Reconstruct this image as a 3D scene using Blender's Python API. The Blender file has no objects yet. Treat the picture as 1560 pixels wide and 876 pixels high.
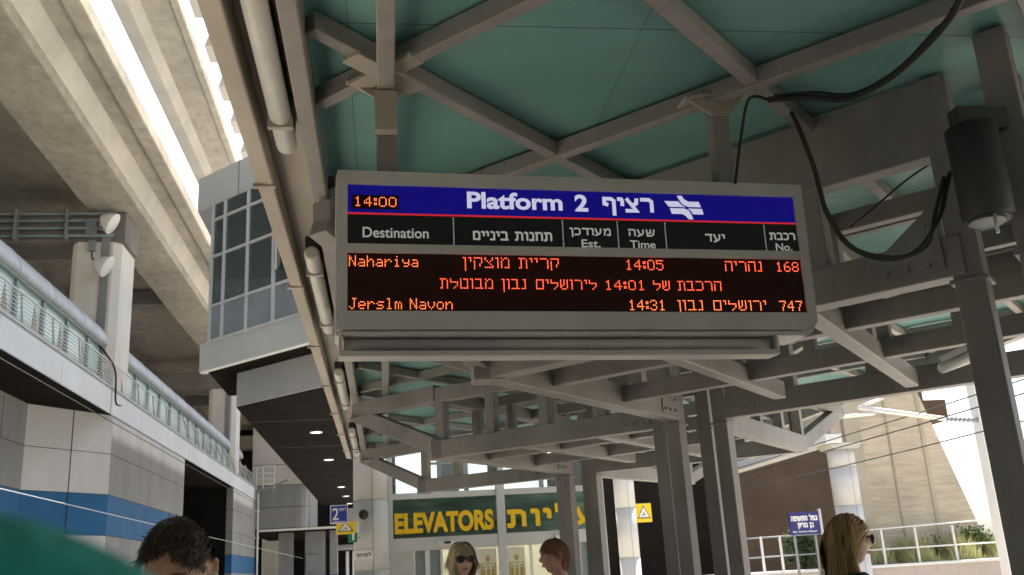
import bpy, math, random
import numpy as np
from mathutils import Vector, Matrix
random.seed(7); np.random.seed(7)
S = bpy.context.scene
COL = S.collection
PI = math.pi

# ------------------------------------------------------------------ camera, sky, sun, exposure
FPX, IW, IH, CZ = 1450.0, 1560.0, 876.0, 1.5
_y = np.array([-193., -442., FPX]); _y /= np.linalg.norm(_y)
_z = np.array([-280., (193.*-280. + FPX*FPX)/442., FPX]); _z -= _z.dot(_y)*_y; _z /= np.linalg.norm(_z)
_x = np.cross(_y, _z)
if _x[0] < 0: _x = -_x
RW = np.array([_x, _y, _z])                 # world axes in (right, up, forward) coordinates of the lens
C0 = np.array([0., 0., CZ])
cd = bpy.data.cameras.new('camera'); cam = bpy.data.objects.new('camera', cd); COL.objects.link(cam)
cd.sensor_width = 36.0; cd.lens = 36.0*FPX/IW; cd.clip_start = 0.02; cd.clip_end = 3000
rt, up, fw = RW[:, 0], RW[:, 1], RW[:, 2]
cam.matrix_world = Matrix(((rt[0], up[0], -fw[0], 0), (rt[1], up[1], -fw[1], 0), (rt[2], up[2], -fw[2], CZ), (0, 0, 0, 1)))
cd.dof.use_dof = True; cd.dof.focus_distance = 4.2; cd.dof.aperture_fstop = 8.5
S.camera = cam

SUN = Vector((0.22, 0.42, 0.88)).normalized()
w = bpy.data.worlds.new('World'); S.world = w; w.use_nodes = True
nt = w.node_tree; bg = nt.nodes['Background']
sky = nt.nodes.new('ShaderNodeTexSky'); sky.sky_type = 'NISHITA'; sky.sun_disc = False
sky.sun_elevation = math.asin(SUN.z); sky.sun_rotation = math.atan2(SUN.x, SUN.y)
sky.air_density = 1.0; sky.dust_density = 2.8; sky.ozone_density = 1.0
hs_ = nt.nodes.new('ShaderNodeHueSaturation'); hs_.inputs['Saturation'].default_value = .55
nt.links.new(sky.outputs[0], hs_.inputs['Color']); nt.links.new(hs_.outputs[0], bg.inputs[0]); bg.inputs[1].default_value = 0.15
sd = bpy.data.lights.new('sun', 'SUN'); sd.energy = 5.0; sd.angle = math.radians(0.5); sd.color = (1.0, 0.95, 0.86)
so = bpy.data.objects.new('sun', sd); COL.objects.link(so); so.location = (30, 60, 80)
so.rotation_euler = (-SUN).to_track_quat('-Z', 'Y').to_euler()
S.view_settings.view_transform = 'Standard'; S.view_settings.look = 'None'
S.view_settings.exposure = 1.22; S.view_settings.gamma = 1.0

# ------------------------------------------------------------------ measuring helpers (a pixel of the photo to a point in the place)
def ray(px, py): return RW @ np.array([px - IW/2, IH/2 - py, FPX])
def atY(px, py, Y): d = ray(px, py); return Vector(C0 + d*(Y/d[1]))
def atZ(px, py, Z): d = ray(px, py); return Vector(C0 + d*((Z - CZ)/d[2]))
def atX(px, py, X): d = ray(px, py); return Vector(C0 + d*(X/d[0]))

# ------------------------------------------------------------------ mesh builder
class MB:
    def __init__(s): s.v = []; s.f = []; s.sm = []
    def add(s, vs, fs, smooth=False):
        n = len(s.v); s.v += [tuple(p) for p in vs]
        for f in fs: s.f.append([i+n for i in f]); s.sm.append(smooth)
        return s
    def hexa(s, b, t):           # bottom quad, top quad (same winding, counter-clockwise from above)
        return s.add(list(b)+list(t), [(3,2,1,0),(4,5,6,7),(0,1,5,4),(1,2,6,5),(2,3,7,6),(3,0,4,7)])
    def box(s, a, b):
        x0,x1 = sorted((a[0],b[0])); y0,y1 = sorted((a[1],b[1])); z0,z1 = sorted((a[2],b[2]))
        return s.hexa([(x0,y0,z0),(x1,y0,z0),(x1,y1,z0),(x0,y1,z0)], [(x0,y0,z1),(x1,y0,z1),(x1,y1,z1),(x0,y1,z1)])
    def bar(s, p, q, w, h, upv=(0,0,1)):
        p, q = Vector(p), Vector(q); d = (q-p).normalized(); upv = Vector(upv)
        if abs(d.dot(upv)) > .98: upv = Vector((0,1,0))
        r = d.cross(upv).normalized()*(w/2); u = r.normalized().cross(d).normalized()*(h/2)
        return s.hexa([p-r-u, p+r-u, q+r-u, q-r-u], [p-r+u, p+r+u, q+r+u, q-r+u])
    def tube(s, pts, r, n=10, cap=True):
        pts = [Vector(p) for p in pts]; rs = r if isinstance(r, (list, tuple)) else [r]*len(pts)
        base = len(s.v); prev = None
        for i, p in enumerate(pts):
            d = (pts[min(i+1, len(pts)-1)] - pts[max(i-1, 0)]).normalized()
            if prev is None:
                a = Vector((0,0,1)) if abs(d.z) < .9 else Vector((1,0,0))
                u = d.cross(a).normalized()
            else:
                u = (prev - d*prev.dot(d)).normalized()
            prev = u; v = d.cross(u)
            for k in range(n):
                t = 2*PI*k/n; s.v.append(tuple(p + (u*math.cos(t) + v*math.sin(t))*rs[i]))
        for i in range(len(pts)-1):
            for k in range(n):
                a = base+i*n+k; b = base+i*n+(k+1)%n
                s.f.append([a, b, b+n, a+n]); s.sm.append(True)
        if cap:
            s.f.append([base+k for k in range(n)][::-1]); s.sm.append(False)
            e = base+(len(pts)-1)*n; s.f.append([e+k for k in range(n)]); s.sm.append(False)
        return s
    def cyl(s, c, r, z0, z1, n=28, r1=None):
        return s.tube([(c[0],c[1],z0),(c[0],c[1],z1)], [r, r if r1 is None else r1], n)
    def prism(s, outline, vec):  # closed outline of 3-D points swept by vec
        n = len(outline); o = [Vector(p) for p in outline]; vec = Vector(vec)
        return s.add(o+[p+vec for p in o], [list(range(n))[::-1], list(range(n, 2*n))] + [[i,(i+1)%n,(i+1)%n+n,i+n] for i in range(n)])
    def quad(s, *ps): return s.add(ps, [(0,1,2,3)])
    def build(s, name, m, parent=None, bevel=0, kind=None):
        me = bpy.data.meshes.new(name); off = OFF.get(parent.name, Vector()) if parent else Vector()
        me.from_pydata([tuple(Vector(p)-off) for p in s.v], [], s.f); me.update()
        me.polygons.foreach_set('use_smooth', s.sm)
        import bmesh
        b = bmesh.new(); b.from_mesh(me); bmesh.ops.recalc_face_normals(b, faces=b.faces); b.to_mesh(me); b.free()
        o = bpy.data.objects.new(name, me); COL.objects.link(o); me.materials.append(m)
        if parent: o.parent = parent; OFF[o.name] = off
        if bevel:
            bv = o.modifiers.new('bevel', 'BEVEL'); bv.width = bevel; bv.segments = 2; bv.limit_method = 'ANGLE'; bv.angle_limit = math.radians(50)
        if kind: o['kind'] = kind
        return o
OFF = {}
def thing(name, label, cat, loc=(0,0,0), group=None, mat4=None):
    o = bpy.data.objects.new(name, None); COL.objects.link(o); o.empty_display_size = .1
    if mat4 is not None: o.matrix_world = mat4; OFF[o.name] = Vector()
    else: o.location = loc; OFF[o.name] = Vector(loc)
    o['label'] = label; o['category'] = cat
    if group: o['group'] = group
    return o
def tag(o, label, cat, group=None):
    o['label'] = label; o['category'] = cat
    if group: o['group'] = group
    return o

# ------------------------------------------------------------------ materials
def mat(name, col, rough=.6, var=.12, scale=3., metal=0., bump=0., bscale=40., stretch=(1,1,1), spec=.5, var2=0., scale2=.6):
    m = bpy.data.materials.new(name); m.use_nodes = True; t = m.node_tree; n = t.nodes; p = n['Principled BSDF']
    p.inputs['Roughness'].default_value = rough; p.inputs['Metallic'].default_value = metal; p.inputs['Specular IOR Level'].default_value = spec
    tc = n.new('ShaderNodeTexCoord'); mp = n.new('ShaderNodeMapping'); mp.inputs['Scale'].default_value = stretch
    t.links.new(tc.outputs['Object'], mp.inputs['Vector'])
    nz = n.new('ShaderNodeTexNoise'); nz.inputs['Scale'].default_value = scale; nz.inputs['Detail'].default_value = 6; nz.inputs['Roughness'].default_value = .65
    t.links.new(mp.outputs[0], nz.inputs['Vector'])
    r = n.new('ShaderNodeValToRGB'); r.color_ramp.elements[0].position = .3; r.color_ramp.elements[1].position = .7
    r.color_ramp.elements[0].color = tuple(max(0, c*(1-var)) for c in col)+(1,); r.color_ramp.elements[1].color = tuple(min(1, c*(1+var)) for c in col)+(1,)
    t.links.new(nz.outputs[0], r.inputs[0]); out = r.outputs[0]
    if var2:
        n2 = n.new('ShaderNodeTexNoise'); n2.inputs['Scale'].default_value = scale2; n2.inputs['Detail'].default_value = 3
        t.links.new(tc.outputs['Object'], n2.inputs['Vector'])
        mr = n.new('ShaderNodeMapRange'); mr.inputs[1].default_value = .3; mr.inputs[2].default_value = .7; mr.inputs[3].default_value = 1-var2; mr.inputs[4].default_value = 1+var2*.5
        t.links.new(n2.outputs[0], mr.inputs[0])
        mx = n.new('ShaderNodeMix'); mx.data_type = 'RGBA'; mx.blend_type = 'MULTIPLY'; mx.inputs[0].default_value = 1
        cb = n.new('ShaderNodeCombineColor')
        for i in range(3): t.links.new(mr.outputs[0], cb.inputs[i])
        t.links.new(out, mx.inputs[6]); t.links.new(cb.outputs[0], mx.inputs[7]); out = mx.outputs[2]
    t.links.new(out, p.inputs['Base Color'])
    if bump:
        nb = n.new('ShaderNodeTexNoise'); nb.inputs['Scale'].default_value = bscale; nb.inputs['Detail'].default_value = 4
        t.links.new(mp.outputs[0], nb.inputs['Vector'])
        b = n.new('ShaderNodeBump'); b.inputs['Strength'].default_value = bump; b.inputs['Distance'].default_value = .02
        t.links.new(nb.outputs[0], b.inputs['Height']); t.links.new(b.outputs[0], p.inputs['Normal'])
    return m
def lines(m, period, width, axis, dark=.6, offset=0.):
    """joint lines every `period` metres along an object axis, multiplied into the colour (panel seams, board marks)"""
    t = m.node_tree; n = t.nodes; p = n['Principled BSDF']; src = p.inputs['Base Color'].links[0].from_socket
    tc = n.new('ShaderNodeTexCoord'); sx = n.new('ShaderNodeSeparateXYZ'); t.links.new(tc.outputs['Object'], sx.inputs[0])
    a = n.new('ShaderNodeMath'); a.operation = 'ADD'; a.inputs[1].default_value = offset + 1000*period; t.links.new(sx.outputs[axis], a.inputs[0])
    md = n.new('ShaderNodeMath'); md.operation = 'MODULO'; md.inputs[1].default_value = period; t.links.new(a.outputs[0], md.inputs[0])
    lt = n.new('ShaderNodeMath'); lt.operation = 'LESS_THAN'; lt.inputs[1].default_value = width; t.links.new(md.outputs[0], lt.inputs[0])
    mx = n.new('ShaderNodeMix'); mx.data_type = 'RGBA'; mx.blend_type = 'MULTIPLY'; mx.inputs[7].default_value = (dark, dark, dark, 1)
    t.links.new(lt.outputs[0], mx.inputs[0]); t.links.new(src, mx.inputs[6]); t.links.new(mx.outputs[2], p.inputs['Base Color'])
    return m
def emit(name, col, s):
    m = bpy.data.materials.new(name); m.use_nodes = True; p = m.node_tree.nodes['Principled BSDF']
    p.inputs['Base Color'].default_value = (*[c*.3 for c in col], 1); p.inputs['Emission Color'].default_value = (*col, 1); p.inputs['Emission Strength'].default_value = s; p.inputs['Specular IOR Level'].default_value = .2
    return m
def glass(name, col, transp, rough=.05, mixd=.25):
    m = bpy.data.materials.new(name); m.use_nodes = True; t = m.node_tree; n = t.nodes; out = n['Material Output']; n.remove(n['Principled BSDF'])
    g = n.new('ShaderNodeBsdfGlossy'); g.inputs['Roughness'].default_value = rough
    tr = n.new('ShaderNodeBsdfTransparent'); tr.inputs[0].default_value = (*transp, 1)
    df = n.new('ShaderNodeBsdfDiffuse'); df.inputs[0].default_value = (*col, 1)
    m1 = n.new('ShaderNodeMixShader'); m1.inputs[0].default_value = mixd; t.links.new(tr.outputs[0], m1.inputs[1]); t.links.new(df.outputs[0], m1.inputs[2])
    fr = n.new('ShaderNodeFresnel'); fr.inputs[0].default_value = 1.5
    m2 = n.new('ShaderNodeMixShader'); t.links.new(fr.outputs[0], m2.inputs[0]); t.links.new(m1.outputs[0], m2.inputs[1]); t.links.new(g.outputs[0], m2.inputs[2])
    t.links.new(m2.outputs[0], out.inputs[0]); return m

M = {}
M['steel'] = mat('painted_steel', (.27,.252,.236), .5, .16, 5, bump=.06, bscale=90, stretch=(1,1,.35), var2=.22, scale2=1.1)
M['roof'] = mat('teal_roof_sheet', (.165,.355,.33), .5, .1, 2.2, stretch=(.35,1.5,1), var2=.2, scale2=.7, bump=.03, bscale=6)
lines(M['roof'], 1.62, .006, 1, .35, .45); lines(M['roof'], 1.05, .005, 0, .62, .3)
M['gutter'] = mat('gutter_metal', (.42,.37,.31), .5, .14, 5, stretch=(1,.3,1), var2=.15, scale2=1.2)
M['tube'] = mat('lamp_diffuser', (.62,.61,.56), .35, .08, 6)
M['housing'] = mat('board_housing', (.56,.54,.515), .42, .06, 7, stretch=(1,1,.4), var2=.12, scale2=2.2)
M['dark'] = mat('dark_metal', (.03,.03,.032), .5, .2, 4)
M['black'] = mat('black_plastic', (.012,.012,.013), .45, .2, 5)
M['cable'] = mat('black_cable', (.018,.018,.019), .6, .2, 9)
M['conc'] = mat('viaduct_concrete', (.43,.385,.315), .85, .2, 2.6, bump=.25, bscale=24, stretch=(1.3,.8,1.2), var2=.22, scale2=.35)
lines(M['conc'], 2.4, .03, 1, .8); lines(M['conc'], .62, .012, 0, .88)
M['conc2'] = mat('pale_concrete', (.55,.515,.455), .85, .08, 1.5, bump=.1, bscale=20, var2=.14, scale2=.5)
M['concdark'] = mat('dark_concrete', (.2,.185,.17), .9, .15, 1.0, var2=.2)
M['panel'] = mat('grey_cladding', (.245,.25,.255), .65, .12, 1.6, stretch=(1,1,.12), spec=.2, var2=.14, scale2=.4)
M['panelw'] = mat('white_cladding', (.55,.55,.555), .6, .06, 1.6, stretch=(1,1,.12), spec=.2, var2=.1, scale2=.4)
M['blue'] = mat('blue_cladding', (.03,.125,.28), .65, .08, .9, spec=.15, var2=.1)
M['joint'] = mat('joint_shadow_gap', (.04,.04,.04), .8, .1, 3)
M['fascia'] = mat('grey_fascia', (.29,.315,.355), .6, .05, .7, var2=.1, scale2=.3)
M['vault'] = mat('zinc_roof', (.46,.485,.535), .5, .12, 2.0, stretch=(.4,2.5,.4), var2=.12)
M['glassg'] = mat('pale_green_glass', (.58,.8,.73), .3, .08, .6, var2=.12, scale2=.3)
M['mull'] = mat('grey_mullion', (.23,.26,.27), .5, .08, 4)
M['white'] = mat('white_paint', (.74,.74,.73), .45, .05, 3, var2=.06)
M['booth'] = mat('booth_cladding', (.6,.595,.58), .45, .05, 1.2, var2=.1, scale2=.4)
M['boothglass'] = glass('dark_window', (.13,.155,.15), (.5,.56,.56), .03, .6)
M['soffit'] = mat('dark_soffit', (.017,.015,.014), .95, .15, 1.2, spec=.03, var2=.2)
M['alu'] = mat('column_cladding', (.58,.57,.555), .5, .05, 2, var2=.08)
M['stone'] = mat('ribbed_stone', (.56,.48,.365), .9, .2, 2.2, bump=1., bscale=7, stretch=(.5,1,4.5), var2=.22, scale2=.5)
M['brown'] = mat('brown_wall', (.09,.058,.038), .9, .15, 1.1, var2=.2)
M['tile'] = mat('planter_tiles', (.5,.44,.4), .6, .08, 2.5); lines(M['tile'], .6, .012, 0, .7)
M['ground'] = mat('ground_soil', (.36,.32,.25), .95, .2, .3, bump=.3, bscale=3)
M['plat'] = mat('platform_paving', (.4,.38,.34), .7, .1, 1.5); lines(M['plat'], .6, .008, 0, .6); lines(M['plat'], .6, .008, 1, .6)
M['ballast'] = mat('track_ballast', (.58,.52,.44), .95, .35, 8, bump=1, bscale=14)
M['rail'] = mat('rail_steel', (.16,.11,.08), .45, .2, 5, metal=.6)
M['lightmetal'] = mat('galvanised_metal', (.5,.51,.52), .4, .08, 4, metal=.3)
M['signblue'] = mat('sign_blue', (.03,.045,.33), .35, .05, 2)
M['signyel'] = mat('sign_yellow', (.8,.56,.02), .4, .04, 2)
M['signgreen'] = mat('sign_green', (.01,.22,.1), .4, .06, 2)
M['letteryel'] = mat('yellow_letters', (.9,.56,.012), .45, .04, 2)
M['paper'] = mat('white_print', (.78,.78,.76), .5, .03, 3)
M['hdrblue'] = emit('header_blue', (.006,.004,.2), .30)
M['hdrred'] = emit('header_red', (.5,.018,.025), .42)
M['hdrblack'] = mat('header_black', (.012,.012,.014), .35, .1, 5)
M['hdrwhite'] = emit('header_white', (.62,.6,.8), .36)
M['txtwhite'] = emit('column_white', (.6,.58,.56), .2)
M['led'] = emit('led_lit', (1.0,.105,.04), 1.6)
M['ledy'] = emit('led_lit_amber', (1.0,.19,.055), 1.6)
M['cream'] = mat('cream_panel', (.74,.68,.56), .5, .05, 2)
M['lobbylamp'] = emit('lobby_lamp', (1.0,.9,.74), 9)
M['down'] = emit('downlight', (1.0,.93,.82), 2.6)
M['bag'] = mat('teal_fabric', (.025,.42,.37), .8, .22, 14, bump=.3, bscale=60, var2=.25, scale2=9)

# dark LED matrix face: unlit dots on brown-black
m = bpy.data.materials.new('led_panel'); m.use_nodes = True; t = m.node_tree; n = t.nodes; p = n['Principled BSDF']; p.inputs['Roughness'].default_value = .35
tc = n.new('ShaderNodeTexCoord'); mp = n.new('ShaderNodeMapping'); k = 1/.00552; mp.inputs['Scale'].default_value = (k, k, k); t.links.new(tc.outputs['Object'], mp.inputs[0])
vo = n.new('ShaderNodeTexVoronoi'); vo.voronoi_dimensions = '3D'; vo.inputs['Randomness'].default_value = 0; t.links.new(mp.outputs[0], vo.inputs['Vector'])
rp = n.new('ShaderNodeValToRGB'); p.inputs['Specular IOR Level'].default_value = .15; rp.color_ramp.elements[0].color = (.075,.018,.012,1); rp.color_ramp.elements[1].color = (.022,.007,.005,1)
rp.color_ramp.elements[0].position = .25; rp.color_ramp.elements[1].position = .45
t.links.new(vo.outputs['Distance'], rp.inputs[0]); t.links.new(rp.outputs[0], p.inputs['Base Color']); M['ledpanel'] = m

# ================================================================== SETTING: ground, platform, tracks
MB().quad((-600,-600,-1.15),(600,-600,-1.15),(600,900,-1.15),(-600,900,-1.15)).build('ground', M['ground'], kind='structure')
MB().box((-1.5,-25,-1.1),(5.6,80,0)).build('platform', M['plat'], kind='structure', bevel=.02)
tag(MB().box((-1.2,-15,0),(5.2,-14.6,3.3)).build('rear_light_blocker', M['soffit'], None), 'unseen dark wall added behind the viewer to darken the platform', 'wall')  # out of view, added to darken the light from behind the camera
tag(MB().box((-13.9,-6.4,-1.1),(-1.7,-6,5.2)).build('rear_light_blocker', M['concdark'], None), 'unseen dark wall added behind the viewer to cut light from the left track', 'wall')  # added out of view to cut light from the rear left
tag(MB().box((5.7,-30,3.9),(30,-.4,5.0)).build('shade_slab', M['concdark'], None), 'low unseen dark slab added over the right track behind the viewer to block light', 'blocker')  # added overhead, out of view, to keep light off the rear right
tag(MB().box((5.75,-1.6,-1.1),(30,-1.2,3.88)).build('rear_light_blocker', M['concdark'], None), 'unseen dark wall added under the low slab on the right to block light', 'wall')  # closes the rear right below the slab, added to block light
tag(MB().box((-14,-30,7.2),(-.9,5.6,8.2)).build('shade_slab', M['concdark'], None), 'broad unseen dark slab added over the left track behind the viewer to shade it', 'blocker')  # added slab out of view, shades the left track
MB().box((-14,-25,-1.1),(-7.0,80,0)).build('far_platform', M['plat'], kind='structure', bevel=.02)
for nm, x0, x1 in (('track_bed', -6.9, -1.6), ('track_bed', 5.7, 14.5)):
    MB().quad((x0,-60,-1.12),(x1,-60,-1.12),(x1,120,-1.12),(x0,120,-1.12)).build(nm, M['ballast'], kind='structure')
for x in (-5.0, -3.56, 6.9, 8.34):
    MB().box((x-.035,-60,-1.12),(x+.035,120,-.95)).build('track_rail', M['rail'], kind='structure')

# ================================================================== PLATFORM CANOPY
can = thing('platform_canopy', 'grey steel lattice canopy with teal roof sheets and clustered posts over the platform', 'canopy', (2.3, 5, 0))
RX0, RX1, RY0, RY1, RZ = -.24, 5.3, -3.6, 14.25, 3.345
RB = -40.0
MB().box((RX0,RB,RZ),(RX1,RY1,RZ+.07)).build('roof_sheet', M['roof'], can)
g = MB()
g.prism([(-.535,RB,3.20),(-.46,RB,3.19),(-.455,RB,3.40),(-.55,RB,3.44)], (0,RY1-RB,0))
g.box((-.46,RB,3.30),(-.30,RY1,3.33))
g.build('gutter', M['gutter'], can, bevel=.008)
for k in range(11):                                         # joint straps along the gutter
    y = -2.2+1.55*k; MB().box((-.55,y,3.185),(-.452,y+.03,3.2)).build('gutter_strap', M['gutter'], can)
MB().box((-.30,RB,3.18),(-.235,RY1,3.335)).build('edge_beam', M['steel'], can, bevel=.006)
MB().box((5.24,RB,3.12),(5.34,RY1,3.335)).build('edge_beam', M['steel'], can, bevel=.006)
MB().box((.0,RY0,3.185),(.062,RY1,3.25)).build('purlin', M['steel'], can, bevel=.005)
MB().box((3.55,RY0,3.185),(3.62,RY1,3.25)).build('purlin', M['steel'], can, bevel=.005)

def clip(p, d):              # line p + t d cut by the roof outline
    t0, t1 = -99, 99
    for a, lo, hi in ((0,-.22,5.22),(1,RY0+.05,RY1-.05)):
        if abs(d[a]) > 1e-9:
            u, v = sorted(((lo-p[a])/d[a], (hi-p[a])/d[a])); t0 = max(t0, u); t1 = min(t1, v)
    return t0, t1
SL, SB = 3.16, 3.08
for k in range(-4, 11):      # lower set "/" and upper set "\" of the diagonal bracing under the roof
    s = SL+1.5*k; p = (0, s); t0, t1 = clip(p, (1,-1))
    if t1-t0 > .4: MB().bar((t0, s-t0, 3.292), (t1, s-t1, 3.292), .055, .076).build('brace', M['steel'], can, bevel=.005)
for k in range(-6, 9):
    s = SB+1.35*k; p = (0, s); t0, t1 = clip(p, (1,1))
    if t1-t0 > .4: MB().bar((t0, s+t0, 3.299), (t1, s+t1, 3.299), .055, .07).build('brace', M['steel'], can, bevel=.005)

K = [Vector((.57,5.06,0)), Vector((.5,8.6,0)), Vector((.5,12.2,0))]
CL = [(2.265,2.6,3.255,2.90), (2.155,2.52,7.2,6.85), (2.035,2.34,10.95,10.6)]     # xl, xr, y far, y near of each four-post cluster
R = [Vector((4.25,5.2,0)), Vector((4.25,9.35,0)), Vector((4.2,12.9,0))]
ZB, ZT = 2.57, 3.06
def v3(p, z): return Vector((p[0], p[1], z))
def chord(p, q, z=ZB, w=.115, h=.16, nm='chord'):
    p, q = v3(p, z), v3(q, z); return MB().bar(p, q, w, h).build(nm, M['steel'], can, bevel=.006)
def post(p, z0=ZB+.078, z1=ZT-.063, w=.09, yaw=0.0):
    c, s_ = math.cos(yaw)*w/2, math.sin(yaw)*w/2
    q = [(p[0]-c+s_, p[1]-s_-c), (p[0]+c+s_, p[1]+s_-c), (p[0]+c-s_, p[1]+s_+c), (p[0]-c-s_, p[1]-s_+c)]
    return MB().hexa([(x,y,z0) for x,y in q], [(x,y,z1) for x,y in q]).build('strut', M['steel'], can, bevel=.005)
def sqpost(x, y, r, z0, z1):     # square post turned 45 degrees, in line with the lattice
    q = [(x,y-r),(x+r,y),(x,y+r),(x-r,y)]; return MB().hexa([(a,b,z0) for a,b in q], [(a,b,z1) for a,b in q])
for i, (xl, xr, yf, yn) in enumerate(CL):
    for x in (xl, xr):
        for y in (yf, yn):
            if i == 0 and x == xl and y == yn: x = 2.29
            c = sqpost(x, y, .0785, 0, 3.33).build('column', M['steel'], can, bevel=.006)
            sqpost(x, y, .098, 2.455, 2.472).build('cap_plate', M['steel'], c, bevel=.003)
for x in (2.3, 2.65):
    for y in (-.9, -1.25):
        sqpost(x, y, .0785, 0, 3.33).build('column', M['steel'], can, bevel=.006)
Ns = [Vector((2.26,3.25,0)), Vector((2.155,7.2,0)), Vector((2.035,10.95,0))]      # far-left post of each cluster
Nn = [Vector((2.3,2.9,0)), Vector((2.155,6.85,0)), Vector((2.035,10.6,0))]
Ef = [Vector((2.6,3.25,0)), Vector((2.52,7.2,0)), Vector((2.34,10.95,0))]
En = [Vector((2.6,2.9,0)), Vector((2.52,6.85,0)), Vector((2.34,10.6,0))]
segs = [(K[0],Ns[0]),(K[0],Nn[1]),(K[1],Ns[1]),(K[1],Nn[2]),(K[2],Ns[2]),
        (R[0],Ef[0]),(R[0],En[1]),(R[1],Ef[1]),(R[1],En[2]),(R[2],Ef[2])]
for i, (a, b) in enumerate(segs):
    chord(a, b)
    if i in (0, 6): chord(a, b, 3.155, .1, .32)      # the first bay carries a deep top girder
    else: chord(a, b, ZT, .1, .13)
    for f in (.02, .27, .52, .77): post(a.lerp(b, f), yaw=math.atan2(b.y-a.y, b.x-a.x))
def along(a, b, s):          # point of segment a-b where X+Y = s
    f = (s-a.x-a.y)/((b.x+b.y)-(a.x+a.y)); return a.lerp(b, f)
for i, (s1, s2) in enumerate(((6.5, 7.75), (10.2, 11.5))):         # inner diagonals, parallel to the outer chords
    for s in (s1, s2):
        a = along(K[i], Nn[i+1], s); b = along(Ef[i], R[i], s)
        chord(a, b, ZB+.01, .08, .11); chord(a, b, ZT+.005, .07, .1)
        for f in (.14, .33, .5, .66, .84): post(a.lerp(b, f), ZB+.06, ZT-.04, .07, math.atan2(b.y-a.y, b.x-a.x))
for i in (0, 1):                                                   # crossing diagonals
    for f in (.38, .72):
        a = K[i].lerp(Ns[i], f); 
        d = Vector((1.28, 1.5, 0)) if f < .5 else Vector((1.47, 1.79, 0))
        chord(a, a+d*1.12, ZB-.012, .085, .115); chord(a, a+d*1.12, ZT-.012, .065, .09) if i == 0 else None
# raking tips from each knee up to the eaves
def tip(k, e, z1=3.12):
    d = (Vector((e[0],e[1],0))-Vector((k.x,k.y,0))).normalized()*.06
    MB().bar((k.x-d.x,k.y-d.y,ZB), (e[0],e[1],z1-.06), .11, .145).build('raking_chord', M['steel'], can, bevel=.006)
    chord(k, e, ZT+.02, .11, .15)
tip(K[0], (-.26,6.0)); tip(K[1], (-.26,9.45)); tip(K[2], (-.26,13.05)); tip(K[0], (-.26,4.1));
for r in R[:2]: tip(r, (5.24, r.y+1.05))
tip(R[2], (5.24,13.9)); tip(R[0], (5.24,4.1))
for k in K: MB().box((k.x-.085,k.y-.085,ZB-.088),(k.x+.085,k.y+.085,ZB+.084)).build('knee_joint', M['steel'], can, bevel=.008)
# gusset plates with bolt heads where the chords meet the posts
for a, b in segs:
    d = (a-b).normalized(); n_ = Vector((-d.y, d.x, 0)); p0 = b+d*.07; s_ = -1 if n_.y > 0 else 1
    gp_ = MB(); c0 = p0+n_*(.0585*s_)
    gp_.prism([v3(c0, ZB-.05), v3(c0+d*.26, ZB-.05), v3(c0+d*.26, ZB+.04), v3(c0+d*.04, ZB+.2), v3(c0, ZB+.2)], tuple(n_*(.008*s_)))
    o_ = gp_.build('gusset', M['steel'], can, bevel=.002)
    for u, w_ in ((.06,-.02),(.14,-.02),(.22,-.02),(.05,.06),(.05,.14)):
        c1 = v3(c0+d*u+n_*(.008*s_), ZB+w_); MB().tube([c1, c1+n_*(.012*s_)], .010, 6).build('bolt', M['steel'], o_)
# node plates of the bracing
x, y = .03, 3.12
n = MB(); n.bar((x-.11,y+.11,3.262),(x+.11,y-.11,3.262),.08,.02); n.bar((x-.12,y-.12,3.256),(x+.12,y+.12,3.256),.09,.02)
n.box((x-.04,y-.02,3.02),(x+.04,y+.02,3.18)); n.build('node_plate', M['gutter'], can, bevel=.004)

# fluorescent battens along the eaves
for i, (y0, y1) in enumerate(((1.9,3.62),(4.95,6.62),(8.1,9.8),(11.5,13.2),(13.5,14.2),(-1.2,.5))):
    f = thing('fluorescent_batten', ['largest unlit tube light on the canopy edge, above the left of the board',
        'unlit tube light along the canopy edge just left of the departure board', 'unlit tube light along the canopy edge just below the board\'s left corner',
        'short-looking unlit tube light on the canopy edge, second from the white column', 'smallest unlit tube light at the canopy end above the white column',
        'unlit tube light along the canopy edge behind the viewer'][i], 'light', (-.365,(y0+y1)/2,3.2), 'tube lights along the canopy edge')
    MB().tube([(-.365,y0,3.2),(-.365,y0+.015,3.2),(-.365,y1-.015,3.2),(-.365,y1,3.2)], [.03,.042,.042,.03], 16).build('diffuser', M['tube'], f)
    MB().box((-.40,y0+.02,3.238),(-.33,y1-.02,3.298)).build('backing_rail', M['dark'], f)
    for y in (y0+.25, y1-.275): MB().box((-.412,y,3.15),(-.318,y+.025,3.3)).build('clip', M['gutter'], f)
f = thing('tube_lamp', 'white cylindrical lamp slung under the lattice right of the board, beside the near post', 'light', (2.9,4.35,2.5))
a, b = atY(1432,562,4.4), atY(1483,543,4.4)
MB().tube([a, a.lerp(b,.05), a.lerp(b,.95), b], [.02,.028,.028,.02], 14).build('diffuser', M['white'], f)
MB().bar(a+Vector((.02,0,.05)), b+Vector((-.02,0,.05)), .03, .03).build('backing_rail', M['lightmetal'], f)

# canister lamp on the near post
f = thing('canister_lamp', 'dark cylindrical canister lamp fixed high beside the nearest post at right', 'light', (2.10,2.86,2.62))
ca = MB(); ca.tube([(2.10,2.86,2.57),(2.10,2.86,2.585),(2.10,2.86,2.92)], [.076,.087,.087], 28)
M['canister'] = mat('canister_grey', (.045,.047,.045), .5, .1, 4)
ca.build('can', M['canister'], f)
MB().cyl((2.09,2.86),.06,2.562,2.571,20).build('lens', M['mull'], f)
MB().box((2.05,2.84,2.92),(2.24,2.9,3.0)).build('bracket', M['canister'], f)
MB().tube([(2.07,2.79,2.5),(2.07,2.79,2.57)],.006,8).build('clamp_screw', M['lightmetal'], f)

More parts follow.
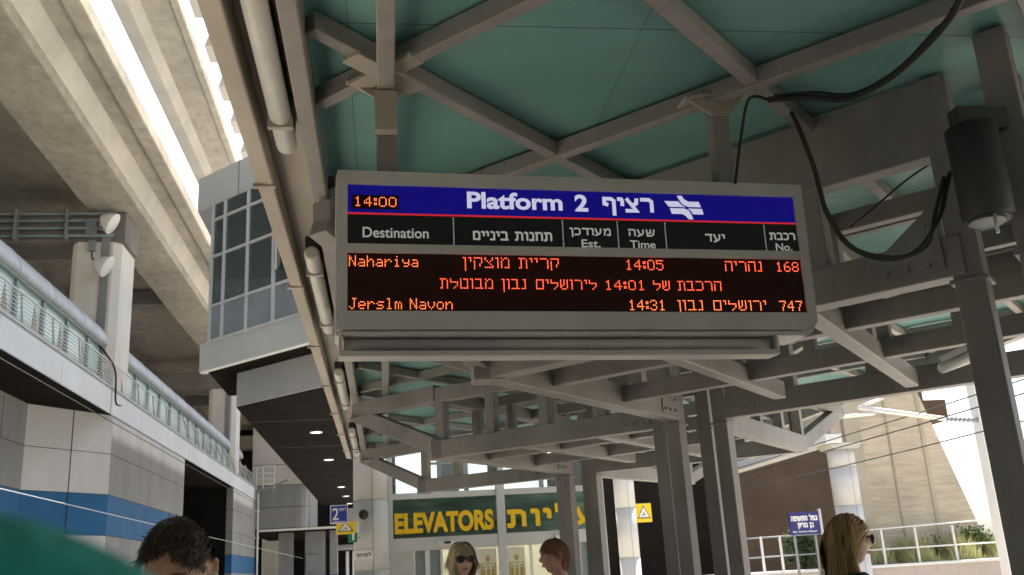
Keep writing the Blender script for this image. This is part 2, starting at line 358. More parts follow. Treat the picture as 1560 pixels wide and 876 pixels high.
# cables
def cable(name, pts, r, label, group=None):
    P = [Vector(p) for p in pts]; out = []
    for i in range(len(P)-1):
        p0, p1, p2, p3 = P[max(i-1,0)], P[i], P[i+1], P[min(i+2,len(P)-1)]
        for k in range(6):
            t = k/6; out.append(.5*((2*p1)+(p2-p0)*t+(2*p0-5*p1+4*p2-p3)*t*t+(3*p1-p0-3*p2+p3)*t**3))
    out.append(P[-1]); tag(MB().tube(out, r, 8).build(name, M['cable'], None), label, 'cable', group)
G = 'black cables hanging under the roof'
cable('cable', [atY(1170,152,3.2),atY(1225,148,3.15),atY(1290,150,3.0),atY(1350,122,2.9),atY(1410,70,2.75),atY(1455,15,2.6),atY(1475,-40,2.5)], .013, 'thick black cable looping across the dark teal roof at top right', G)
cable('cable', [atY(1180,146,3.2),atY(1240,141,3.18),atY(1300,143,3.05),atY(1365,108,2.92),atY(1420,52,2.77),atY(1462,0,2.6)], .007, 'thinner black cable running along the thick looping one at top right', G)
cable('cable', [atY(1206,172,3.02),atY(1216,193,2.97),atY(1225,215,2.95),atY(1240,255,2.95),atY(1248,285,2.95),atY(1262,330,2.95),atY(1300,378,2.95),atY(1360,393,2.95),atY(1400,380,2.95),atY(1432,330,2.95),atY(1442,285,2.95),atY(1448,262,2.95)], .009, 'black cable hanging in a deep loop right of the board', G)
cable('cable', [atY(1245,275,2.95),atY(1258,318,2.95),atY(1290,372,2.95),atY(1350,396,2.95),atY(1410,378,2.95),atY(1425,325,2.95),atY(1438,270,2.95)], .008, 'second thinner black cable in the loop right of the board', G)
cable('cable', [atY(1296,346,3.9),atY(1330,318,3.9),atY(1380,275,3.8),atY(1440,235,3.5)], .005, 'thin straight cable crossing the opening above the cable loop', G)
cable('cable', [atY(1120,280,3.25),atY(1130,200,3.25),atY(1142,150,3.2),atY(1172,152,3.2)], .006, 'black cable running down beside the right hanger of the board', G)

# ================================================================== DEPARTURE BOARD
cy_, sy_ = math.cos(.0631939), math.sin(.0631939); ct, st = math.cos(.03317646), math.sin(.03317646); cr, sr = math.cos(.00782346), math.sin(.00782346)
BR = Matrix(((cy_,-sy_,0),(sy_,cy_,0),(0,0,1))) @ Matrix(((1,0,0),(0,ct,-st),(0,st,ct))) @ Matrix(((cr,0,sr),(0,1,0),(-sr,0,cr)))
BM = Matrix.Translation((-.15439325,3.2,2.32090028)) @ BR.to_4x4()
bd = thing('departure_board', 'wide grey electronic departure board hanging under the canopy, reading Platform 2', 'departure board', mat4=BM)
BW, BH, BD = 1.803, .587, .2
def rrect(x0, z0, x1, z1, rad, y, n=6):
    o = []
    for cx, cz, a0, r in ((x1-rad[0],z0+rad[0],-90,rad[0]),(x1-rad[1],z1-rad[1],0,rad[1]),(x0+rad[2],z1-rad[2],90,rad[2]),(x0+rad[3],z0+rad[3],180,rad[3])):
        for k in range(n+1):
            a = math.radians(a0+90*k/n); o.append((cx+r*math.cos(a), y, cz+r*math.sin(a)))
    return o
hs = MB()
X0, X1 = .04, 1.7615
def frame(mb, x0,z0,x1,z1, y0, y1): mb.box((x0,y0,z0),(x1,y1,z1))
frame(hs, .004,.0,X0,BH-.004, 0,.03); frame(hs, X1,.045,BW-.004,BH-.004, 0,.03)
frame(hs, X0,.532,X1,BH-.004, 0,.03); frame(hs, X0,.0,X1,.066, 0,.03); frame(hs, X0,.277,X1,.309, 0,.03)
hs.prism([(X1,0,0),(X1+.0,0,.045),(BW-.004,0,.045)]+[(BW-.05+.046*math.cos(t),0,.045-.045*math.sin(t)) for t in (.3,.6,.9,1.2,1.5)], (0,.03,0))
hs.prism(rrect(0,-.02,BW,BH,(.055,.012,.012,.02),.032), (0,BD-.032,0))
hs.build('housing', M['housing'], bd, bevel=.004)
MB().box((.012,.004,-.0215),(BW-.06,.06,-.002)).build('lower_lip', M['housing'], bd, bevel=.008)
MB().box((X0-.002,.012,.428),(X1+.002,.028,.534)).build('header_panel', M['hdrblue'], bd)
MB().box((X0-.002,.0105,.4215),(X1+.002,.028,.4275)).build('red_stripe', M['hdrred'], bd)
MB().box((X0-.002,.012,.307),(X1+.002,.028,.421)).build('column_panel', M['hdrblack'], bd)
MB().box((X0-.002,.012,.064),(X1+.002,.028,.279)).build('led_screen', M['ledpanel'], bd)
MB().box((.056,.0095,.442),(.221,.02,.494)).build('clock_screen', M['ledpanel'], bd)
# protruding service tray under the board
tr = MB()
tr.box((.012,.0,-.094),(1.63,.012,-.074)); tr.box((.012,0,-.0745),(.024,.10,-.022)); tr.box((1.618,0,-.0745),(1.63,.10,-.022)); tr.box((.012,.0125,-.094),(1.63,.1,-.088))
tr.build('tray_frame', M['housing'], bd, bevel=.003)
rl = MB(); rl.tube([(.03,.05,-.046),(1.61,.05,-.046)], .022, 16); rl.box((.03,.07,-.07),(1.61,.09,-.022)); rl.build('tray_roller', M['housing'], bd)
MB().tube([(.9,.0,-.063),(.9,.01,-.063)], .005, 10).build('lock', M['lightmetal'], bd)
for x, z in ((.02,.56),(1.78,.555),(.02,.29),(1.78,.29),(.9,.562),(.9,.02),(.3,.02),(1.5,.02)):
    MB().tube([(x,-.003,z),(x,.002,z)], .005, 8).build('screw', M['lightmetal'], bd)
for x in (.185, 1.515):
    p = MB(); p.box((x-.036,.05,BH-.002),(x+.036,.12,BH+.4)); h = p.build('hanger', M['steel'], bd, bevel=.005)
    gp = MB(); gp.prism([(x-.036,.046,BH+.3),(x+.036,.046,BH+.3),(x+.12,.046,BH+.41),(x-.13,.046,BH+.36)], (0,.012,0)); gp.bar((x-.15,.08,BH+.365),(x+.15,.08,BH+.425),.1,.014)
    gp.build('gusset', M['gutter'], h, bevel=.003)

# ---------------- lettering: Latin from the built-in face, Hebrew drawn stroke by stroke
def latin(s, x0, x1, z0, z1, name, m, parent, y=.0112, bold=.02, up=None, depth=.0015):
    c = bpy.data.curves.new('lettering', 'FONT'); c.body = s; c.size = 1; c.offset = bold
    o = bpy.data.objects.new('lettering', c); COL.objects.link(o); bpy.context.view_layer.update()
    me = bpy.data.meshes.new_from_object(o.evaluated_get(bpy.context.evaluated_depsgraph_get())); bpy.data.objects.remove(o)
    vs = np.array([v.co[:] for v in me.vertices]); fs = [list(p.vertices) for p in me.polygons]
    mn, mx = vs.min(0), vs.max(0); sc = ((x1-x0)/(mx[0]-mn[0]), (z1-z0)/(mx[1]-mn[1]))
    mb = MB(); mb.add([(x0+(v[0]-mn[0])*sc[0], y, z0+(v[1]-mn[1])*sc[1]) for v in vs], fs); bpy.data.meshes.remove(me)
    return mb.build(name, m, parent)
# each letter: width, list of polylines on a grid 0..1 wide-unit x 0..1 tall (descenders below 0)
HEB = {
 'א': (.8, [[(.05,1),(.75,0)],[(.7,1),(.66,.62),(.45,.42)],[(.1,0),(.14,.4),(.33,.62)]]),
 'ב': (.75,[[(.05,1),(.5,1),(.62,.88),(.62,0)],[(0,0),(.75,0)]]),
 'ג': (.55,[[(.08,1),(.3,1),(.42,.85),(.42,.3),(.5,0)],[(.42,.28),(.1,0)]]),
 'ד': (.72,[[(0,1),(.72,1)],[(.56,1),(.56,0)]]),
 'ה': (.75,[[(0,1),(.55,1),(.68,.86),(.68,0)],[(.1,.62),(.1,0)]]),
 'ו': (.3, [[(0,1),(.2,1),(.26,.9),(.26,0)]]),
 'ח': (.78,[[(.0,1),(.58,1),(.7,.86),(.7,0)],[(.12,1),(.12,0)]]),
 'ט': (.8, [[(.36,1),(.6,1),(.72,.86),(.72,.12),(.62,0),(.22,0),(.1,.14),(.1,1)]]),
 'י': (.26,[[(0,1),(.16,1),(.22,.9),(.22,.5)]]),
 'כ': (.7, [[(.03,1),(.44,1),(.6,.8),(.6,.2),(.44,0),(.03,0)]]),
 'ל': (.68,[[(.06,1.38),(.06,1),(.6,1),(.6,.72),(.3,0)]]),
 'ם': (.76,[[(.1,0),(.1,1),(.54,1),(.68,.86),(.68,0),(.1,0)]]),
 'מ': (.82,[[(.08,1),(.2,.72),(.1,0)],[(.2,.74),(.42,1),(.6,1),(.74,.84),(.74,0),(.42,0)]]),
 'נ': (.5, [[(.1,1),(.3,1),(.42,.86),(.42,0),(.02,0)]]),
 'ן': (.3, [[(0,1),(.2,1),(.26,.9),(.26,-.35)]]),
 'ע': (.76,[[(.06,1),(.2,.42),(.36,.14)],[(.64,1),(.62,.4),(.46,.16),(.02,-.08)]]),
 'ף': (.74,[[(.26,.5),(.1,.56),(.1,1),(.5,1),(.66,.84),(.66,-.35)]]),
 'פ': (.74,[[(.28,.52),(.1,.56),(.1,1),(.48,1),(.64,.82),(.64,.18),(.48,0),(.06,0)]]),
 'צ': (.72,[[(.06,1),(.58,.0),(0,0)],[(.62,1),(.6,.66),(.34,.46)]]),
 'ק': (.74,[[(.02,1),(.66,1),(.66,.72),(.38,.12)],[(.12,.64),(.12,-.35)]]),
 'ר': (.68,[[(0,1),(.44,1),(.6,.84),(.6,0)]]),
 'ש': (.95,[[(.06,1),(.14,0),(.5,0),(.78,.22),(.86,1)],[(.46,1),(.46,.5),(.12,.36)]]),
 'ת': (.84,[[(.02,1),(.58,1),(.74,.84),(.74,0)],[(.22,1),(.22,.12),(.16,0),(0,0)]]),
 ' ': (.45,[]), '-': (.4,[[(0,.5),(.4,.5)]]), '2': (.6,[[(.04,.8),(.14,.96),(.3,1.05),(.48,.97),(.54,.78),(.46,.52),(.04,.0),(.58,.0)]]),
}
def stroke2d(poly, wd):
    """outline quads of a polyline with mitred joints; returns (pairs of left/right points)"""
    P = [np.array(p, float) for p in poly]; L = []; Rr = []
    for i, p in enumerate(P):
        d0 = P[i]-P[i-1] if i else P[1]-P[0]; d1 = P[i+1]-P[i] if i < len(P)-1 else P[i]-P[i-1]
        d0 = d0/np.linalg.norm(d0); d1 = d1/np.linalg.norm(d1)
        n0 = np.array([-d0[1], d0[0]]); n1 = np.array([-d1[1], d1[0]]); mth = n0+n1; l = np.linalg.norm(mth)
        mth = n0 if l < .2 else mth/l; sc = 1/max(.5, mth.dot(n0)); q = p.copy()
        if i == 0: q = q-d0*wd*.32
        if i == len(P)-1: q = q+d1*wd*.32
        L.append(q+mth*wd/2*sc); Rr.append(q-mth*wd/2*sc)
    return L, Rr
def hebrew(s, x0, x1, z0, z1, name, m, parent, y=.0112, wd=.17, pt=None, depth=.0014, gap=.2):
    """s in reading order (right to left); z0..z1 is the body height of an ordinary letter"""
    vis = s[::-1]; tot = sum(HEB[c][0] for c in vis)+gap*(len(vis)-1); k = (x1-x0)/tot; h = z1-z0; mb = MB(); cx = 0; j = 0; o = None
    for c in vis+' ':
        wl, polys = HEB[c]
        if c == ' ':                                      # every word is a piece of its own
            if mb.v: o = mb.build(name, m, parent)
            mb = MB()
        for poly in polys:
            sw = wd*h
            L, Rr = stroke2d([((cx+px)*k, pz*(h-sw)+sw/2) for px, pz in poly], sw)
            yy = y-(j % 3)*.0002; j += 1
            for i in range(len(L)-1):
                q = [L[i],Rr[i],Rr[i+1],L[i+1]]
                mb.prism([(x0+a[0], yy, z0+a[1]) for a in q], (0, depth, 0))
        cx += wl+gap
    return o
latin('Platform', .470,.8286,.453,.519,'title', M['hdrwhite'], bd, bold=.03)
latin('2', .876,.927,.452,.519,'title', M['hdrwhite'], bd, bold=.035)
hebrew('רציף', .985,1.183,.453,.513,'title', M['hdrwhite'], bd, wd=.24)
# the railway emblem: two interlocking tracks as slanted bars
def poly(mb, pts, y=.0112): mb.prism([(p[0],y,p[1]) for p in pts], (0,.0014,0)); return mb
em = MB()
def lg(u, v): return (1.2296+u*.1544, .4318+v*.094)     # emblem box
poly(em, [lg(*p) for p in ((0,.76),(.36,.76),(.44,.60),(.55,.52),(.11,.52))])
poly(em, [lg(*p) for p in ((.34,1.0),(.47,1.0),(.52,.86),(.62,.76),(.9,.76),(.95,.52),(.68,.52),(.5,.6),(.41,.76))][:5]+[lg(.95,.53),lg(.62,.53),lg(.47,.64),lg(.40,.80)])
poly(em, [lg(*p) for p in ((.13,.46),(.5,.46),(.62,.38),(.68,.2),(.72,.0),(.60,.0),(.53,.14),(.45,.22),(.17,.22))])
poly(em, [lg(*p) for p in ((.60,.46),(.97,.46),(1.0,.22),(.72,.22),(.68,.36))])
em.build('emblem', M['hdrwhite'], bd)
latin('Destination', .093,.327,.335,.374,'column_title', M['txtwhite'], bd, bold=.012)
hebrew('תחנות ביניים', .488,.782,.333,.368,'column_title', M['txtwhite'], bd, wd=.2)
hebrew('מעודכן', .852,1.008,.359,.388,'column_title', M['txtwhite'], bd, wd=.2)
latin('Est.', .893,.966,.3125,.343,'column_title', M['txtwhite'], bd, bold=.012)
hebrew('שעה', 1.078,1.181,.359,.388,'column_title', M['txtwhite'], bd, wd=.2)
latin('Time', 1.08,1.18,.3125,.343,'column_title', M['txtwhite'], bd, bold=.012)
hebrew('יעד', 1.384,1.46,.343,.375,'column_title', M['txtwhite'], bd, wd=.2)
hebrew('רכבת', 1.648,1.752,.356,.386,'column_title', M['txtwhite'], bd, wd=.2)
latin('No.', 1.667,1.735,.3125,.343,'column_title', M['txtwhite'], bd, bold=.012)
for x in (.4177,.8243,1.036,1.2237,1.6274):
    dv = MB()
    for k in range(12):
        z = .314+k*.0088; dv.box((x-.0022,.0112,z),(x+.0022,.0125,z+.0046))
    dv.build('divider', M['txtwhite'], bd)

# ---------------- LED matrix
L57 = {
 'N':['10001','11001','11001','10101','10011','10011','10001'],'a':['00000','00000','01110','00001','01111','10001','01111'],
 'h':['10000','10000','10110','11001','10001','10001','10001'],'r':['00000','00000','10110','11001','10000','10000','10000'],
 'i':['00100','00000','01100','00100','00100','00100','01110'],'y':['00000','00000','10001','10001','01111','00001','01110'],
 'J':['00111','00010','00010','00010','00010','10010','01100'],'e':['00000','00000','01110','10001','11111','10000','01110'],
 's':['00000','00000','01111','10000','01110','00001','11110'],'l':['01100','00100','00100','00100','00100','00100','01110'],
 'm':['00000','00000','11010','10101','10101','10101','10101'],'v':['00000','00000','10001','10001','10001','01010','00100'],
 'o':['00000','00000','01110','10001','10001','10001','01110'],'n':['00000','00000','10110','11001','10001','10001','10001'],
 '0':['01110','10001','10001','10001','10001','10001','01110'],'1':['00100','01100','00100','00100','00100','00100','01110'],
 '3':['01110','10001','00001','00110','00001','10001','01110'],'4':['00010','00110','01010','10010','11111','00010','00010'],
 '5':['11111','10000','11110','00001','00001','10001','01110'],'6':['00110','01000','10000','11110','10001','10001','01110'],
 '7':['11111','00001','00010','00010','00100','00100','00100'],'8':['01110','10001','10001','01110','10001','10001','01110'],
 ':':['00','11','11','00','11','11','00'],' ':['000']*7,
 'ק':['11111','00001','10001','10001','10010','10010','10000','10000'],'ר':['11110','00001','00001','00001','00001','00001','00001'],
 'י':['11','01','01','00','00','00','00'],'ת':['11110','01001','01001','01001','01001','01001','11001'],
 'מ':['10110','01001','10001','10001','10001','10001','10111'],'ו':['11','01','01','01','01','01','01'],
 'צ':['10001','10001','01010','00100','00010','00001','11111'],'ן':['11','01','01','01','01','01','01','01','01'],
 'ה':['11111','00001','10001','10001','10001','10001','10001'],'כ':['11110','00001','00001','00001','00001','00001','11110'],
 'ב':['11110','00010','00010','00010','00010','00010','11111'],'ש':['10101','10101','10101','10101','11001','10001','01110'],
 'ל':['10000','10000','11111','00001','00001','00010','00100'],'ם':['11111','10001','10001','10001','10001','10001','11111'],
 'נ':['0110','0010','0010','0010','0010','0010','1110'],'ט':['10111','10001','10001','10001','10001','10001','11111'],
 'ד':['11111','00010','00010','00010','00010','00010','00010'],
}
def led(s, x0, x1, ztop, zbot, name, m, heb=False, y=.0105):
    vis = s[::-1] if heb else s
    if heb:                                               # keep digit runs in reading order
        import re; vis = re.sub(r'[0-9:]+', lambda q: q.group(0)[::-1], vis)
    tot = sum(len(L57[c][0]) for c in vis)+len(vis)-1; dx = (x1-x0)/tot; dz = (ztop-zbot)/7; mb = MB(); cx = 0; r = min(dx, dz)*.3
    for c in vis+' ':
        g_ = L57[c]
        if c == ' ':
            if mb.v: mb.build(name, m, bd)
            mb = MB()
        for j, row in enumerate(g_):
            for i, b in enumerate(row):
                if b == '1':
                    px, pz = x0+(cx+i+.5)*dx, ztop-(j+.5)*dz
                    mb.prism([(px+r*math.cos(a), y, pz+r*1.12*math.sin(a)) for a in [PI/6+k*PI/3 for k in range(6)]], (0,.0018,0))
        cx += len(g_[0])+1
led('Nahariya', .0445,.288,.2685,.2275,'led_text', M['ledy'])
led('קריית מוצקין', .447,.803,.2685,.2275,'led_text', M['led'], True)
led('14:05', 1.055,1.204,.2685,.2275,'led_text', M['led'])
led('נהריה', 1.449,1.606,.2685,.2275,'led_text', M['led'], True)
led('168', 1.657,1.752,.2685,.2285,'led_text', M['led'])
led('הרכבת של 14:01 לירושלים נבון מבוטלת', .363,1.4276,.1885,.1500,'led_text', M['led'], True)
led('Jerslm Navon', .0457,.4075,.1145,.0735,'led_text', M['ledy'])
led('14:31', 1.056,1.2,.1145,.0735,'led_text', M['ledy'])
led('ירושלים נבון', 1.246,1.601,.1145,.0745,'led_text', M['ledy'], True)
led('747', 1.654,1.748,.1145,.0735,'led_text', M['ledy'])
led('14:00', .062,.214,.488,.450,'led_clock', M['ledy'], y=.0082)

# ================================================================== STATION BUILDING ACROSS THE TRACK
sb = thing('station_building', 'grey and white clad station building with a blue band and glazed gallery across the track', 'building', (-8,30,0))
QX, QY, CX, CY = -9.6, 27.3, -8.0, 29.7
def wallband(z0, z1, m, nm, dx=0.0):
    """one course of cladding along the recessed wall, the splayed bay and the flank"""
    d = dx
    MB().prism([(QX+d,-12,z0),(QX+d,QY-d*.3,z0),(CX+d,CY-d*.5,z0),(CX+d,40.5,z0),(CX-.4,40.5,z0),(CX-.4,CY+.3,z0),(QX-.4,QY+.4,z0),(QX-.4,-12,z0)], (0,0,z1-z0)).build(nm, m, sb)
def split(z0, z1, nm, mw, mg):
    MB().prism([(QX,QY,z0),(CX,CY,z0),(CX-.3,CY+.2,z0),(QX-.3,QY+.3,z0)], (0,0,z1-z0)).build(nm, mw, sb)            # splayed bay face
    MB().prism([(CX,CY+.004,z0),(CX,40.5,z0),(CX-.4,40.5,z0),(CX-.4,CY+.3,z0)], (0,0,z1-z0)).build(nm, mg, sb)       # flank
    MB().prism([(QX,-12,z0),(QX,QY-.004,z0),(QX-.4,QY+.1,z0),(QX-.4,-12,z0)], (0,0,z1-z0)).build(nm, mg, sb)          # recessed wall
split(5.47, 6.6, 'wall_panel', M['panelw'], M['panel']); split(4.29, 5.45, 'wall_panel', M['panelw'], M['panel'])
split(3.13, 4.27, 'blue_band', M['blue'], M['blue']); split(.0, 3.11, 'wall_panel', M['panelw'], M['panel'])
MB().prism([(QX-.015,-12,0),(QX-.015,QY+.01,0),(CX-.012,CY+.02,0),(CX-.012,40.4,0),(CX-.5,40.4,0),(CX-.5,CY+.4,0),(QX-.5,QY+.5,0),(QX-.5,-12,0)], (0,0,6.6)).build('backing_wall', M['joint'], sb)
def vj(x, y, nx, ny):
    MB().box((x-.01,y-.01,0),(x+.01,y+.01,6.59)).build('panel_joint', M['joint'], sb)
mx_, my_ = QX+(CX-QX)*.52, QY+(CY-QY)*.52
vj(mx_+.005, my_-.008, 0, 0)
MB().box((QX-.01,25.6,5.47),(QX+.004,25.63,6.59)).build('panel_joint', M['joint'], sb)
# flank beyond the dark opening
for z0, z1, m_ in ((5.47,6.6,'panel'),(4.29,5.45,'panel'),(3.13,4.27,'panel'),(2.2,3.11,'blue'),(0,2.18,'panel')):
    MB().prism([(CX,53.6,z0),(CX,62.8,z0),(-8.35,62.8,z0),(-8.35,53.6,z0)], (0,0,z1-z0)).build('wall_panel', M[m_], sb)
MB().prism([(CX-.02,53.62,0),(CX-.02,62.78,0),(-8.33,62.78,0),(-8.33,53.62,0)], (0,0,6.6)).build('backing_wall', M['joint'], sb)
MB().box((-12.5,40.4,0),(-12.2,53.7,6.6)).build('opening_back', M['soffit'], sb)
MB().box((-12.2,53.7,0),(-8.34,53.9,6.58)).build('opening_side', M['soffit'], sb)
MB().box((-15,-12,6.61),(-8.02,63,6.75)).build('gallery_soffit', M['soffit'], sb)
fa = MB(); fa.box((-8.02,-12,6.6),(-7.985,62.9,7.4)); fa.build('fascia', M['fascia'], sb, bevel=.01)
MB().box((-8.6,-12,7.36),(-7.97,62.9,7.42)).build('fascia_cap', M['mull'], sb)
for k in range(18):
    y = -8+4.1*k; MB().box((-7.9845,y,6.605),(-7.982,y+.012,7.355)).build('fascia_joint', M['mull'], sb)
MB().box((-8.5,-12,7.42),(-8.47,58.5,8.72)).build('gallery_glass', M['glassg'], sb)
for k in range(38):
    y = -10.9+1.86*k
    if y < 58: MB().box((-8.475,y-.085,7.42),(-8.39,y+.085,8.72)).build('mullion', M['mull'], sb, bevel=.01)
MB().box((-8.47,-12,8.66),(-8.34,58.5,8.76)).build('eaves_rail', M['mull'], sb)
va = MB(); prof = [(-8.28,8.74)]
for k in range(13):
    a = PI*k/16; prof.append((-9.02+.78*math.cos(a), 8.78+.72*math.sin(a)))
prof += [(-10.5,9.4),(-10.5,8.8),(-9.2,8.7)]
n = len(prof)
va.add([(x,-12,z) for x,z in prof]+[(x,58.6,z) for x,z in prof], [list(range(n)),list(range(n,2*n))[::-1]])
va.add([(x,-12,z) for x,z in prof]+[(x,58.6,z) for x,z in prof], [[i,(i+1)%n,(i+1)%n+n,i+n] for i in range(n)], True)
v = va.build('barrel_roof', M['vault'], sb)
for k in range(28):                                           # standing seams of the roof
    y = -10+2.48*k
    MB().tube([(-9.02+.785*math.cos(PI*j/16), y, 8.78+.725*math.sin(PI*j/16)) for j in range(11)], .012, 5).build('roof_seam', M['vault'], v)
# gallery railing
rl = thing('gallery_railing', 'metal railing of thin horizontal bars in front of the glazed gallery', 'railing', (-8.05,30,7.42))
for k in range(8):
    z = 7.50+.092*k; MB().tube([(-8.06,-12,z),(-8.06,62.6,z)], .013 if k < 7 else .026, 6).build('rail', M['lightmetal'], rl)
for k in range(34):
    y = -10.2+2.15*k
    if y < 62: MB().bar((-8.02,y,7.42),(-8.10,y,8.16),.05,.05,(0,1,0)).build('baluster', M['lightmetal'], rl)
for k in range(10):                                           # raking stays towards the far end
    y = 41+2.1*k; MB().bar((-7.98,y+.3,7.43),(-8.3,y,8.5),.07,.05,(0,1,0)).build('raking_stay', M['lightmetal'], rl)
M['tan'] = mat('tan_stay', (.42,.36,.31), .7, .12, 3)
for k in range(9):
    y = 20.9+1.86*k; MB().prism([(-8.10,y,7.42),(-8.10,y+.42,7.42),(-8.10,y+.12,8.12)], (.02,0,0)).build('stay_plate', M['tan'], rl)

# ================================================================== VIADUCTS
vd = thing('road_viaduct', 'tan concrete viaduct deck on girders above the station building at upper left', 'viaduct', (-8.6,30,0))
MB().box((-9.1,-20,13.1),(-7.52,110,14.4)).build('girder', M['conc'], vd, bevel=.04)
MB().prism([(-7.52,-20,13.42),(-7.28,-20,14.0),(-7.52,-20,14.0)], (0,130,0)).build('girder_haunch', M['conc2'], vd)
MB().box((-48,-20,14.0),(-6.75,110,14.25)).build('deck_slab', M['conc'], vd)  # widened leftwards out of view to keep sky light off the underside
MB().box((-6.78,-20,13.86),(-6.36,110,14.3)).build('edge_beam', M['conc'], vd, bevel=.04)
MB().box((-14.6,-20,13.0),(-13.2,110,14.1)).build('girder', M['concdark'], vd, bevel=.04)  # darker concrete puts the shade under the deck into this girder's colour
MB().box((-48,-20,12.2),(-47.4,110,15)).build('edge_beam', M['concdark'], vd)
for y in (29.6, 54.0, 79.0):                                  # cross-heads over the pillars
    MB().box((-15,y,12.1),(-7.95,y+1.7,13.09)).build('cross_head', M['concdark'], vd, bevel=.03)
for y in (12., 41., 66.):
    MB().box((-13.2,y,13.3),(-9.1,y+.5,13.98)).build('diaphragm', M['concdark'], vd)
vd2 = thing('rail_viaduct', 'narrow pale concrete viaduct between two bright gaps of sky at upper left', 'viaduct', (-5.2,30,0))
MB().box((-5.78,-20,14.0),(-5.42,95,14.9)).build('girder', M['conc2'], vd2, bevel=.03)
MB().prism([(-5.42,-20,14.05),(-5.28,-20,14.3),(-5.42,-20,14.3)], (0,115,0)).build('girder_haunch', M['conc2'], vd2)
MB().box((-5.4,-20,14.3),(-4.55,95,14.5)).build('deck_slab', M['conc'], vd2)
MB().box((-4.6,-20,14.2),(-4.42,95,14.5)).build('edge_beam', M['conc'], vd2, bevel=.03)
MB().box((-5.80,15.4,13.98),(-5.60,18.4,14.4)).build('drip_notch', M['concdark'], vd2)
bk = thing('facade_fins', 'row of grey wall fins and ledges glimpsed in the bright gap beside the canopy edge', 'facade', (-4,16,13))
for k in range(6):
    y = 17.0+2.0*k
    MB().prism([(-4.1,y,14.0),(-3.4,y,14.0),(-3.4,y,15.9),(-3.8,y,15.0)], (0,.8,0)).build('fin', M['conc2'], bk, bevel=.01)
    MB().box((-3.9,y+.8,14.3),(-3.5,y+2.0,14.42)).build('ledge', M['conc2'], bk)

M['pillar'] = mat('pillar_paint', (.68,.65,.59), .8, .07, 2, stretch=(1,1,.2), var2=.1)
def pillar(y, label):
    p = thing('viaduct_pillar', label, 'pillar', (-8.7,y,0), 'pillars under the viaduct')
    MB().prism([(-9.55,y+.25,0),(-9.35,y,0),(-8.28,y,0),(-8.06,y+.2,0),(-8.06,y+1.75,0),(-9.55,y+1.75,0)], (0,0,12.09)).build('shaft', M['pillar'], p, bevel=.03)
    MB().box((-8.62,y-.05,7.7),(-8.36,y-.002,12.3)).build('conduit_strip', M['panel'], p, bevel=.01)
    return p
pillar(29.55, 'pale concrete viaduct pillar carrying two round floodlights'); pillar(54.0, 'plain pale concrete viaduct pillar farther along, left of the booth'); pillar(79.0, 'farthest pale viaduct pillar mostly hidden behind the gallery')
pp = thing('pipe_rack', 'bundle of grey pipes running under the viaduct cross-head to the pillar', 'pipes', (-11,29.4,12.5))
for k, z in enumerate((12.25,12.5,12.75,12.98)):
    MB().tube([(-15,29.42,z),(-8.25,29.42,z)], .052, 10).build('pipe', M['mull'], pp)
for x in (-13.5,-11.2,-9.7):
    MB().box((x,29.3,12.1),(x+.08,29.58,13.09)).build('hanger_strap', M['mull'], pp)
def flood(x, z, label):
    f = thing('floodlight', label, 'floodlight', (x,29.5,z), 'floodlights on the viaduct pillar')
    d = Vector((.86,.02,-.5)).normalized(); c = Vector((x+.12,29.05,z))
    MB().tube([c-d*.3, c-d*.24, c-d*.08, c+d*.1, c+d*.13], [.08,.13,.25,.35,.35], 22).build('shade', M['white'], f)
    MB().tube([c+d*.125, c+d*.14], [.33,.32], 22).build('lens', M['tube'], f)
    MB().bar((x+.05,29.55,z-.1), tuple(c-d*.2), .09, .06).build('bracket', M['dark'], f)
    return f
flood(-8.42, 12.55, 'upper white round floodlight tilted on the viaduct pillar'); flood(-8.5, 11.15, 'lower white round floodlight tilted on the viaduct pillar')
for nm, a, b, lb in (('junction_box',(-9.12,29.42,12.2),(-8.78,29.55,12.75),'grey junction box with a lower box on the pillar, left of the floodlights'),('junction_box',(-8.72,29.44,12.45),(-8.46,29.55,12.72),'small white junction box on the pillar beside the upper floodlight'),('junction_box',(-9.0,29.42,11.75),(-8.78,29.55,12.1),'narrow grey box on the pillar under the larger junction box')):
    tag(MB().box(a, b).build(nm, M['white'] if 'white' in lb else M['mull'], None, bevel=.02), lb, 'box', 'electric boxes on the pillar')
cable('cable', [(-8.9,29.52,11.75),(-8.85,29.5,11.5),(-8.55,29.5,11.42),(-8.4,29.5,11.3)], .022, 'dark wire from the boxes to the lower floodlight on the pillar')
cable('cable', [(-8.95,29.5,8.6),(-8.5,29.3,8.7),(-8.2,29.3,8.4),(-7.95,29.45,7.9),(-7.9,29.5,7.0),(-7.8,29.7,6.9)], .03, 'dark cable curving down the pillar over the zinc roof edge')

